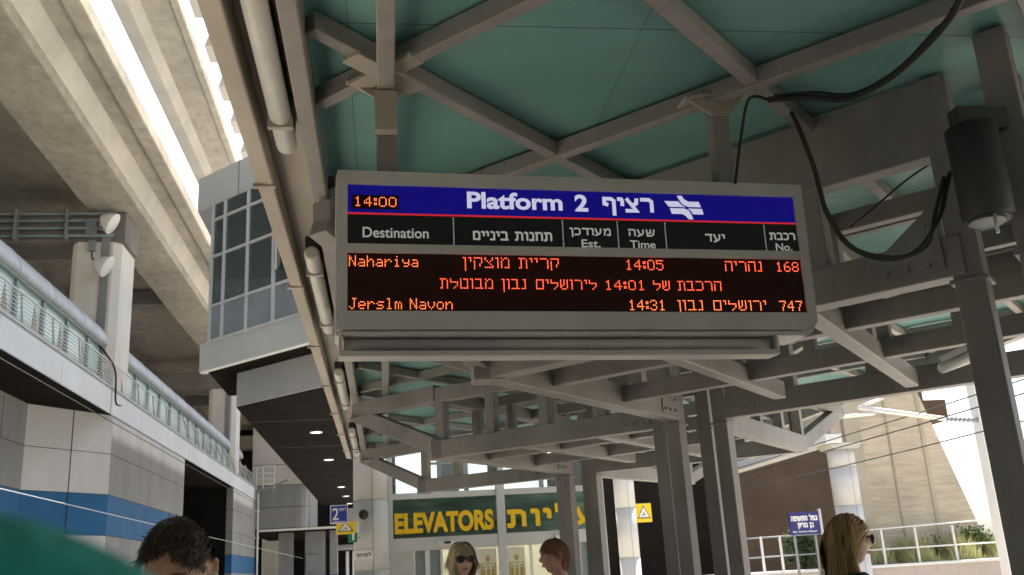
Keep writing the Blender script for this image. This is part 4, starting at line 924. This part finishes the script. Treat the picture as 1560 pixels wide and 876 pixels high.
# ================================================================== PEOPLE
def skin_mat(name, col):
    m = mat(name, col, .5, .07, 14, bump=.04, bscale=260, var2=.08, scale2=6); p = m.node_tree.nodes['Principled BSDF']
    p.inputs['Subsurface Weight'].default_value = .12; p.inputs['Subsurface Radius'].default_value = (.012,.005,.003); return m
def hair_mat(name, c0, c1):
    m = mat(name, c0, .62, .0, 1, spec=.25); t = m.node_tree; n = t.nodes; p = n['Principled BSDF']
    at = n.new('ShaderNodeAttribute'); at.attribute_name = 'strand'
    r = n.new('ShaderNodeValToRGB'); r.color_ramp.elements[0].color = (*c0,1); r.color_ramp.elements[1].color = (*c1,1)
    t.links.new(at.outputs['Fac'], r.inputs[0]); t.links.new(r.outputs[0], p.inputs['Base Color']); return m
HX, HY, HZ = .074, .094, .116                                   # half sizes of the skull
def head_verts():
    import bmesh
    b = bmesh.new(); bmesh.ops.create_icosphere(b, subdivisions=5, radius=1.0); V = np.array([v.co[:] for v in b.verts]); F = [[v.index for v in f.verts] for f in b.faces]; b.free()
    x, y, z = V.T
    g = lambda cx, cz, wx, wz: np.exp(-((x-cx)/wx)**2-((z-cz)/wz)**2)*(y < .1)
    px, py, pz = x*HX, y*HY, z*HZ
    jaw = np.clip(-(z+.15), 0, 1); px = px*(1-.36*jaw); py = np.where(y < 0, py*(1-.04*jaw), py*(1-.42*jaw))
    py = py*np.where(y > 0, 1.06, 1.0)
    d = .0*x
    d += .007*g(0,.26,.55,.12) - .011*(g(.36,.06,.2,.13)+g(-.36,.06,.2,.13)) + .006*(g(.5,-.22,.2,.2)+g(-.5,-.22,.2,.2))
    d += .0235*g(0,-.17,.13,.10) + .017*g(0,-.02,.085,.16) + .006*(g(.13,-.2,.07,.06)+g(-.13,-.2,.07,.06))
    d += .0055*g(0,-.44,.24,.045) + .0065*g(0,-.545,.2,.05) - .005*g(0,-.495,.26,.02) - .004*g(0,-.64,.25,.05) + .012*g(0,-.82,.26,.16)
    py = py-d
    return np.stack([px,py,pz],1), F
HEADV, HEADF = head_verts()
def ear(mb, sgn):
    n = 10; 
    for ring in range(1):
        pts = []
        for k in range(13):
            a = -2.3+4.3*k/12; pts.append((sgn*(.076+.010*math.sin(max(0,a+1.2)*.7)), .012+.017*math.cos(a)*.9, -.005+.030*math.sin(a)))
        mb.tube(pts, [.004]+[.0058]*11+[.005], 8)
        mb.add([(sgn*.074,.002,-.03),(sgn*.078,.028,-.02),(sgn*.083,.030,.014),(sgn*.074,.004,.022),(sgn*.070,.012,0)], [(0,1,4),(1,2,4),(2,3,4),(3,0,4)])
        mb.tube([(sgn*.072,.004,-.036),(sgn*.079,.010,-.030)],[.006,.007],8)
def person(label, x, y, face, height, pitch, turn, skin, shirt, trousers, hairfn, extra=None, roll=0., build_=1.0, group=None, arms='down'):
    """face: heading in degrees (0 looks towards +Y); pitch: head bowed; turn: head turned on the neck"""
    t_ = thing('person', label, 'person', (x,y,0), group); t_.rotation_euler = (0,0,math.radians(face)+PI); OFF[t_.name] = Vector()
    s = height/1.75; J = {}
    hz = (height-HZ*1.06)
    # skeleton, facing -Y
    P = dict(pelvis=(0,0,.95),spine=(0,.01,1.12),chest=(0,.012,1.32),neck0=(0,.02,1.45),neck1=(0,.008,1.545),
      hl=(.09,0,.92),kl=(.1,-.01,.5),al=(.1,.02,.09),tl=(.11,-.13,.035),hr=(-.09,0,.92),kr=(-.1,.0,.5),ar=(-.1,.03,.09),tr=(-.11,-.12,.035),
      sl=(.18*build_,.02,1.41),el=(.225*build_,.04,1.14),wl=(.215*build_,-.06,.91),pl=(.21*build_,-.085,.83),sr=(-.18*build_,.02,1.41),er=(-.225*build_,.04,1.14),wr=(-.215*build_,-.06,.91),pr=(-.21*build_,-.085,.83))
    Rr = dict(pelvis=.135,spine=.12,chest=.135,neck0=.066,neck1=.054,hl=.095,kl=.06,al=.042,tl=.032,hr=.095,kr=.06,ar=.042,tr=.032,sl=.062,el=.042,wl=.029,pl=.03,sr=.062,er=.042,wr=.029,pr=.03)
    E_ = [('pelvis','spine'),('spine','chest'),('chest','neck0'),('neck0','neck1'),('pelvis','hl'),('hl','kl'),('kl','al'),('al','tl'),('pelvis','hr'),('hr','kr'),('kr','ar'),('ar','tr'),('chest','sl'),('sl','el'),('el','wl'),('wl','pl'),('chest','sr'),('sr','er'),('er','wr'),('wr','pr')]
    for sd_, c in (('l',1),('r',-1)):
        b = P['p'+sd_]
        for i, (dx, ln) in enumerate(((-.022,.075),(-.008,.085),(.008,.08),(.021,.062))):
            a_ = 'f%s%d' % (sd_, i); P[a_+'a'] = (b[0]-c*.004, b[1]-.012+dx, b[2]-.035); P[a_+'b'] = (b[0]-c*.012, b[1]-.018+dx*1.15, b[2]-.035-ln*.55); P[a_+'c'] = (b[0]-c*.03, b[1]-.016+dx*1.1, b[2]-.035-ln*.95)
            Rr[a_+'a'] = .010; Rr[a_+'b'] = .009; Rr[a_+'c'] = .0075; E_ += [('p'+sd_,a_+'a'),(a_+'a',a_+'b'),(a_+'b',a_+'c')]
        a_ = 't%s' % sd_; P[a_+'x'] = (b[0]-c*.02,b[1]-.04,b[2]+.01); P[a_+'y'] = (b[0]-c*.03,b[1]-.055,b[2]-.035); Rr[a_+'x'] = .012; Rr[a_+'y'] = .009; E_ += [('p'+sd_,a_+'x'),(a_+'x',a_+'y')]
    def grow(names_edges, radius, lo=None):
        names = []; 
        for e in names_edges:
            for q in e:
                if q not in names: names.append(q)
        me = bpy.data.meshes.new('grow'); me.from_pydata([Vector(P[q])*s for q in names], [(names.index(a), names.index(b)) for a, b in names_edges], [])
        o = bpy.data.objects.new('grow', me); COL.objects.link(o); md = o.modifiers.new('s','SKIN'); md.use_smooth_shade = True
        sv = me.skin_vertices[0].data
        for i, q in enumerate(names):
            r = radius(q)*s; fl = 1.0
            sv[i].radius = (r, r*.80) if q in ('pelvis','spine','chest') else (r, r)
        sv[0].use_root = True
        o.modifiers.new('ss','SUBSURF').levels = 2; o.modifiers[-1].render_levels = 2
        bpy.context.view_layer.update(); m2 = bpy.data.meshes.new_from_object(o.evaluated_get(bpy.context.evaluated_depsgraph_get()))
        v = [q.co.copy() for q in m2.vertices]; f = [list(q.vertices) for q in m2.polygons]
        bpy.data.objects.remove(o); bpy.data.meshes.remove(m2); return v, f
    Hc = Vector((0,-.012,height-HZ*1.05))
    HM = Matrix.Translation(Vector((0,.01*s,1.555*s))) @ Matrix.Rotation(math.radians(turn),4,'Z') @ Matrix.Rotation(math.radians(pitch),4,'X') @ Matrix.Rotation(math.radians(roll),4,'Y') @ Matrix.Translation(Vector((0,-.02,Hc.z-1.555*s)))
    mb = MB(); v, f = grow(E_, lambda q: Rr[q]); mb.add(v, f, True)
    hd = MB(); hd.add(HEADV, HEADF, True); ear(hd, 1); ear(hd, -1); hd.tube([(0,.028,-.15),(0,.02,-.03)],[.05,.05],20)
    mb.add([HM @ Vector(p) for p in hd.v], hd.f, True)
    raw = mb.build('grow', skin, None)
    rm = raw.modifiers.new('r','REMESH'); rm.mode = 'VOXEL'; rm.voxel_size = .0055; sm_ = raw.modifiers.new('sm','SMOOTH'); sm_.factor = .5; sm_.iterations = 2
    bpy.context.view_layer.update(); me = bpy.data.meshes.new_from_object(raw.evaluated_get(bpy.context.evaluated_depsgraph_get())); bpy.data.objects.remove(raw)
    me.polygons.foreach_set('use_smooth', [True]*len(me.polygons)); me.materials.clear(); me.materials.append(skin)
    body = bpy.data.objects.new('body', me); COL.objects.link(body); body.parent = t_; OFF[body.name] = Vector()
    # clothes: the same limbs grown a little larger
    UP = [('pelvis','spine'),('spine','chest'),('chest','neck0'),('chest','sl'),('sl','el'),('chest','sr'),('sr','er')]
    v, f = grow(UP, lambda q: Rr[q]+(.014 if q not in ('neck0',) else .022)); 
    f = [q for q in f if sum(v[i].z for i in q)/len(q) < 1.475*s]
    c = MB(); c.add(v, f, True); sh = c.build('shirt', shirt, t_); so = sh.modifiers.new('solid','SOLIDIFY'); so.thickness = .004
    LO = [('pelvis','hl'),('hl','kl'),('kl','al'),('pelvis','hr'),('hr','kr'),('kr','ar'),('pelvis','spine')]
    v, f = grow(LO, lambda q: Rr[q]+.012); f = [q for q in f if sum(v[i].z for i in q)/len(q) < 1.06*s]
    c = MB(); c.add(v, f, True); c.build('trousers', trousers, t_)
    for sx in (1,-1):
        sh_ = MB(); sh_.tube([Vector((sx*.1,.06,.045))*s,Vector((sx*.1,.0,.055))*s,Vector((sx*.108,-.09,.04))*s,Vector((sx*.112,-.165,.03))*s],[.035,.048,.045,.022],14); sh_.build('shoe', M['black'], t_)
    hairfn(t_, HM)
    if extra: extra(t_, HM)
    return t_
def hair(t_, HM, m, keep, length, seed, n=2600, width=.0035, part=0., flow=.0, puff=1.04, lift=.006, steps=9, curl=.0, tuft=0., fall=1.0, combed=None, inward=0., back=.15):
    """a thin cap plus many narrow locks that follow the skull and then hang"""
    rng = np.random.RandomState(seed); mb = MB(); tone = []
    V = HEADV*puff
    use = [all(keep(HEADV[i]/np.array([HX,HY,HZ])) for i in q) for q in HEADF]
    idx = {}; vs = []; fs = []
    for q, u in zip(HEADF, use):
        if u:
            r_ = []
            for i in q:
                if i not in idx: idx[i] = len(vs); vs.append(V[i]+np.array([0,.002,.002]))
                r_.append(idx[i])
            fs.append(r_)
    mb.add(vs, fs, True); tone += [.25]*len(vs)
    A = np.array([HX,HY,HZ])
    made = 0
    while made < n:
        d = rng.normal(size=3); d /= np.linalg.norm(d)
        if not keep(d): continue
        made += 1
        p = d*A*puff; L = length(d)*rng.uniform(.8,1.1); st = L/steps; pts = [p.copy()]
        wob = rng.normal(0,1,3)
        hang = 0
        for k in range(steps):
            nrm = p/(A*A); nrm /= np.linalg.norm(nrm)
            if combed is not None: g = combed(d, p, rng)
            else:
                sx = 1 if (d[0] > part) else -1
                g = np.array([sx*flow*max(0,.9-abs(d[0])),back*(1.2 if p[1] < .0 else .2),-fall])
            g = g+wob*(curl*.35+.05)
            inside = (p/A)@(p/A)
            if inside < (puff+.25)**2 and combed is None or combed is not None:
                gt = g-nrm*(g@nrm)*(1. if combed is None else .85)
                gg = gt/np.linalg.norm(gt)+nrm*(lift/.02)*(1 if k < 2 else .1)
            else: gg = g
            if combed is None and p[2] < -.03: gg = np.array([-(inward)*np.sign(p[0]), .25*back if p[1] < .02 else -.05, -1.])+wob*.04
            gg /= np.linalg.norm(gg); p = p+gg*st
            q = p/A; r_ = np.linalg.norm(q)
            if r_ < puff+.03: p = p*(puff+.03)/r_
            pts.append(p.copy())
        base = len(mb.v); w0 = width*rng.uniform(.6,1.3); tn = rng.uniform(0,1)
        for k, q in enumerate(pts):
            dirv = pts[min(k+1,steps)]-pts[max(k-1,0)]; nrm = q/(A*A); side = np.cross(dirv, nrm); side /= (np.linalg.norm(side)+1e-9)
            w_ = w0*(1-.85*(k/steps)**2.2); mb.v += [tuple(q-side*w_), tuple(q+side*w_+nrm/np.linalg.norm(nrm)*w_*.5)]; tone += [min(1,max(0,tn+.12*rng.normal()))]*2
        for k in range(steps):
            mb.f.append([base+2*k,base+2*k+1,base+2*k+3,base+2*k+2]); mb.sm.append(True)
    mb.v = [tuple(HM @ Vector(p)) for p in mb.v]
    me = bpy.data.meshes.new('hair'); me.from_pydata(mb.v, [], mb.f); me.update(); me.polygons.foreach_set('use_smooth', mb.sm)
    a = me.attributes.new('strand','FLOAT','POINT'); a.data.foreach_set('value', tone); me.materials.append(m)
    o = bpy.data.objects.new('hair', me); COL.objects.link(o); o.parent = t_; return o
def at_head(mb, HM): mb.v = [tuple(HM @ Vector(p)) for p in mb.v]; return mb
def sunglasses(t_, HM):
    f = MB()
    for sx in (1,-1):
        pts = [(sx*(.035+.030*math.cos(a)*(1.0 if math.sin(a) > 0 else .92)), -.1035+.010*abs(math.cos(a)*.5+.5*1)*(.6), .012+.025*math.sin(a)*(.85 if math.sin(a) > 0 else 1)-.003) for a in [k*PI/10 for k in range(20)]]
        f.prism(pts, (0,-.004,0))
        f.bar((sx*.060,-.098,.020),(sx*.078,.015,.008),.006,.008)
    f.bar((-.012,-.107,.018),(.012,-.107,.018),.006,.006)
    at_head(f, HM).build('sunglasses', M['black'], t_)
def eyes(t_, HM):
    for sx in (1,-1):
        e = MB(); c = Vector((sx*.031,-.0775,.008))
        import bmesh
        b = bmesh.new(); bmesh.ops.create_uvsphere(b, u_segments=14, v_segments=10, radius=.0115); V = [c+v.co for v in b.verts]; F = [[v.index for v in q.verts] for q in b.faces]; b.free()
        e.add(V, F, True); o = at_head(e, HM).build('eye', M['sclera'], t_)
        i_ = MB(); i_.tube([c+Vector((0,-.0100,0)), c+Vector((0,-.0122,0))],[.0055,.0045],12); at_head(i_, HM).build('iris', M['black'], o)
        br = MB(); br.tube([(sx*.014,-.0955,.027),(sx*.032,-.0945,.031),(sx*.05,-.082,.026)],[.002,.0028,.0015],8); at_head(br, HM).build('eyebrow', M['browhair'], t_)
def lips(t_, HM, m):
    l = MB()
    l.tube([(-.021,-.0845,-.0535),(-.008,-.0945,-.0500),(0,-.0955,-.0515),(.008,-.0945,-.0500),(.021,-.0845,-.0535)],[.0015,.0035,.0032,.0035,.0015],8)
    l.tube([(-.020,-.0845,-.0545),(0,-.0955,-.0605),(.020,-.0845,-.0545)],[.0015,.0042,.0015],8)
    at_head(l, HM).build('lips', m, t_)
M['sclera'] = mat('eye_white', (.5,.42,.37), .4, .05, 30); M['browhair'] = mat('eyebrow_hair', (.09,.055,.03), .7, .1, 20); M['lip'] = mat('lips', (.42,.16,.13), .45, .05, 20)
sk1 = skin_mat('skin_tan', (.5,.30,.2)); sk2 = skin_mat('skin_fair', (.56,.36,.27)); sk3 = skin_mat('skin_rosy', (.55,.33,.25))
cl = lambda n, c: mat(n, c, .85, .1, 30, bump=.1, bscale=200)

def scalp(front, side=-.25):       # hairline: front limit in -y direction
    def k(d):
        x, y, z = d
        if z < side-.25: return y > .35 and z > -.75
        if y < -.05 and z < .30 and abs(x) < .93: return False
        return (-y) < front+.55*(z-.3) if z > .1 else (-y) < .02+.5*(z+.25)
    return k
# 1 the man with the earbud, head bowed, close to the viewer at left
def h1(t_, HM):
    def comb(d, p, rng): return np.array([-.3+.12*math.sin(d[0]*6+d[1]*4), -.5, -.25])
    hair(t_, HM, hair_mat('dark_brown_hair', (.014,.010,.008), (.075,.05,.036)), lambda d: scalp(.5,-.1)(d) and not (abs(d[0]) > .72 and -.25 < d[1] < .4 and d[2] < .3), lambda d: .042 if d[2] > .35 else .02, 11, n=5600, width=.002, puff=1.06, lift=.010, steps=5, curl=.6, combed=comb)
def x1(t_, HM):
    eyes(t_, HM)
    b = MB(); b.tube([(.082,.004,-.008),(.088,.0,-.014),(.088,-.004,-.046)],[.008,.0075,.0035],10); at_head(b, HM).build('earbud', M['paper'], t_); lips(t_, HM, M['lip'])
q = atY(280,842,2.45)
person('person with short dark hair and a white earbud, head bowed, nearest at lower left', q.x, 2.45, 178, 1.67, 20, -6, sk1, cl('grey_shirt',(.2,.2,.22)), cl('dark_trousers',(.03,.035,.05)), h1, x1)
# 2 the woman with sunglasses and a blond bob
def h2(t_, HM):
    m = hair_mat('blond_hair', (.30,.21,.12), (.66,.53,.36))
    hair(t_, HM, m, scalp(.62), lambda d: .22 if d[2] > .2 else .13, 21, n=2600, width=.0034, puff=1.05, lift=.003, flow=.5, steps=10, fall=1.0, inward=.22, back=.35)
    fr = lambda d: d[1] < -.25 and .45 < d[2] < .95 and abs(d[0]) < .75
    o = hair(t_, HM, m, fr, lambda d: .055, 22, n=420, width=.0034, puff=1.06, lift=.006, steps=6, combed=lambda d,p,r: np.array([.6*np.sign(d[0]+.2)*abs(d[0]), -.5, -.7])); o.name = 'fringe'
q = atY(703,850,6.6)
person('person with a blond bob and black sunglasses in front of the elevator doors', q.x, 6.6, 184, 1.70, -1, 6, sk2, cl('dark_top',(.025,.025,.03)), cl('blue_jeans',(.05,.07,.13)), h2, lambda t_, HM: (sunglasses(t_,HM), lips(t_,HM,M['lip'])), build_=.9)
# 3 the red-haired person in profile
def h3(t_, HM):
    def comb(d, p, rng): return np.array([.18*np.sign(d[0]), .55 if d[2] < .55 else -.25*(1 if d[1] < 0 else -2), -.5])
    m = hair_mat('auburn_hair', (.15,.06,.03), (.40,.20,.11))
    hair(t_, HM, m, lambda d: scalp(.6,-.15)(d) and not (abs(d[0]) > .75 and -.2 < d[1] < .3 and d[2] < .2), lambda d: .06 if d[2] > .1 else .035, 31, n=3200, width=.0028, puff=1.06, lift=.006, steps=6, curl=.3, combed=comb)
q = atY(848,852,6.9)
person('person with short auburn hair in left profile beside the canopy posts', q.x, 6.9, 97, 1.70, 4, 0, sk3, cl('rust_top',(.3,.12,.1)), cl('grey_trousers',(.1,.1,.1)), h3, lambda t_, HM: (eyes(t_,HM), lips(t_,HM,M['lip'])), build_=.92)
# 4 the woman with long hair at right
def h4(t_, HM):
    m = hair_mat('long_fair_brown_hair', (.16,.095,.04), (.50,.33,.16))
    hair(t_, HM, m, lambda d: scalp(.55)(d), lambda d: .44 if d[2] > .1 else .34, 41, n=3600, width=.0032, puff=1.05, lift=.003, flow=.5, steps=12, fall=1.0, inward=.06, back=.75)
q = atY(1290,832,4.55)
person('person with long fair-brown hair and dark sunglasses in right profile at lower right', q.x, 4.55, 264, 1.67, 3, 0, sk2, cl('dark_green_top',(.02,.045,.035)), cl('black_trousers',(.02,.02,.022)), h4, lambda t_, HM: (sunglasses(t_,HM), lips(t_,HM,M['lip'])), build_=.9)

# teal padded bag very close to the lens
tb = thing('bag', 'out-of-focus smooth teal fabric bag top close to the viewer at the lower left corner', 'bag', (-.2,.24,1.4))
MB_ = MB(); prof = [(0,775),(40,786),(85,801),(130,820),(175,842),(215,864),(245,890),(275,930)]
Pn = [atY(px,py,.235) for px,py in [(-260,770),(-160,764),(-80,764)]+prof]
rows = []
for j in range(9):
    f = j/8; rows.append([Vector((p.x, p.y-.035*math.cos(PI*f)*(1), p.z-.016+ .016*math.sin(PI*f))) for p in Pn])
low0 = [Vector((p.x*.98, .2, 1.25)) for p in Pn]; low1 = [Vector((p.x*.98, .27, 1.25)) for p in Pn]
rows = [low0]+rows+[low1]; n = len(Pn)
MB_.add([p for r in rows for p in r], [[j*n+i,j*n+i+1,(j+1)*n+i+1,(j+1)*n+i] for j in range(len(rows)-1) for i in range(n-1)], True)
o = MB_.build('fabric_shell', M['bag'], tb); sb_ = o.modifiers.new('ss','SUBSURF'); sb_.levels = 2; sb_.render_levels = 2
pz = MB(); pz.tube([p+Vector((0,-.034,-.014)) for p in Pn], .0016, 8); pz.build('seam_piping', M['bag'], tb)
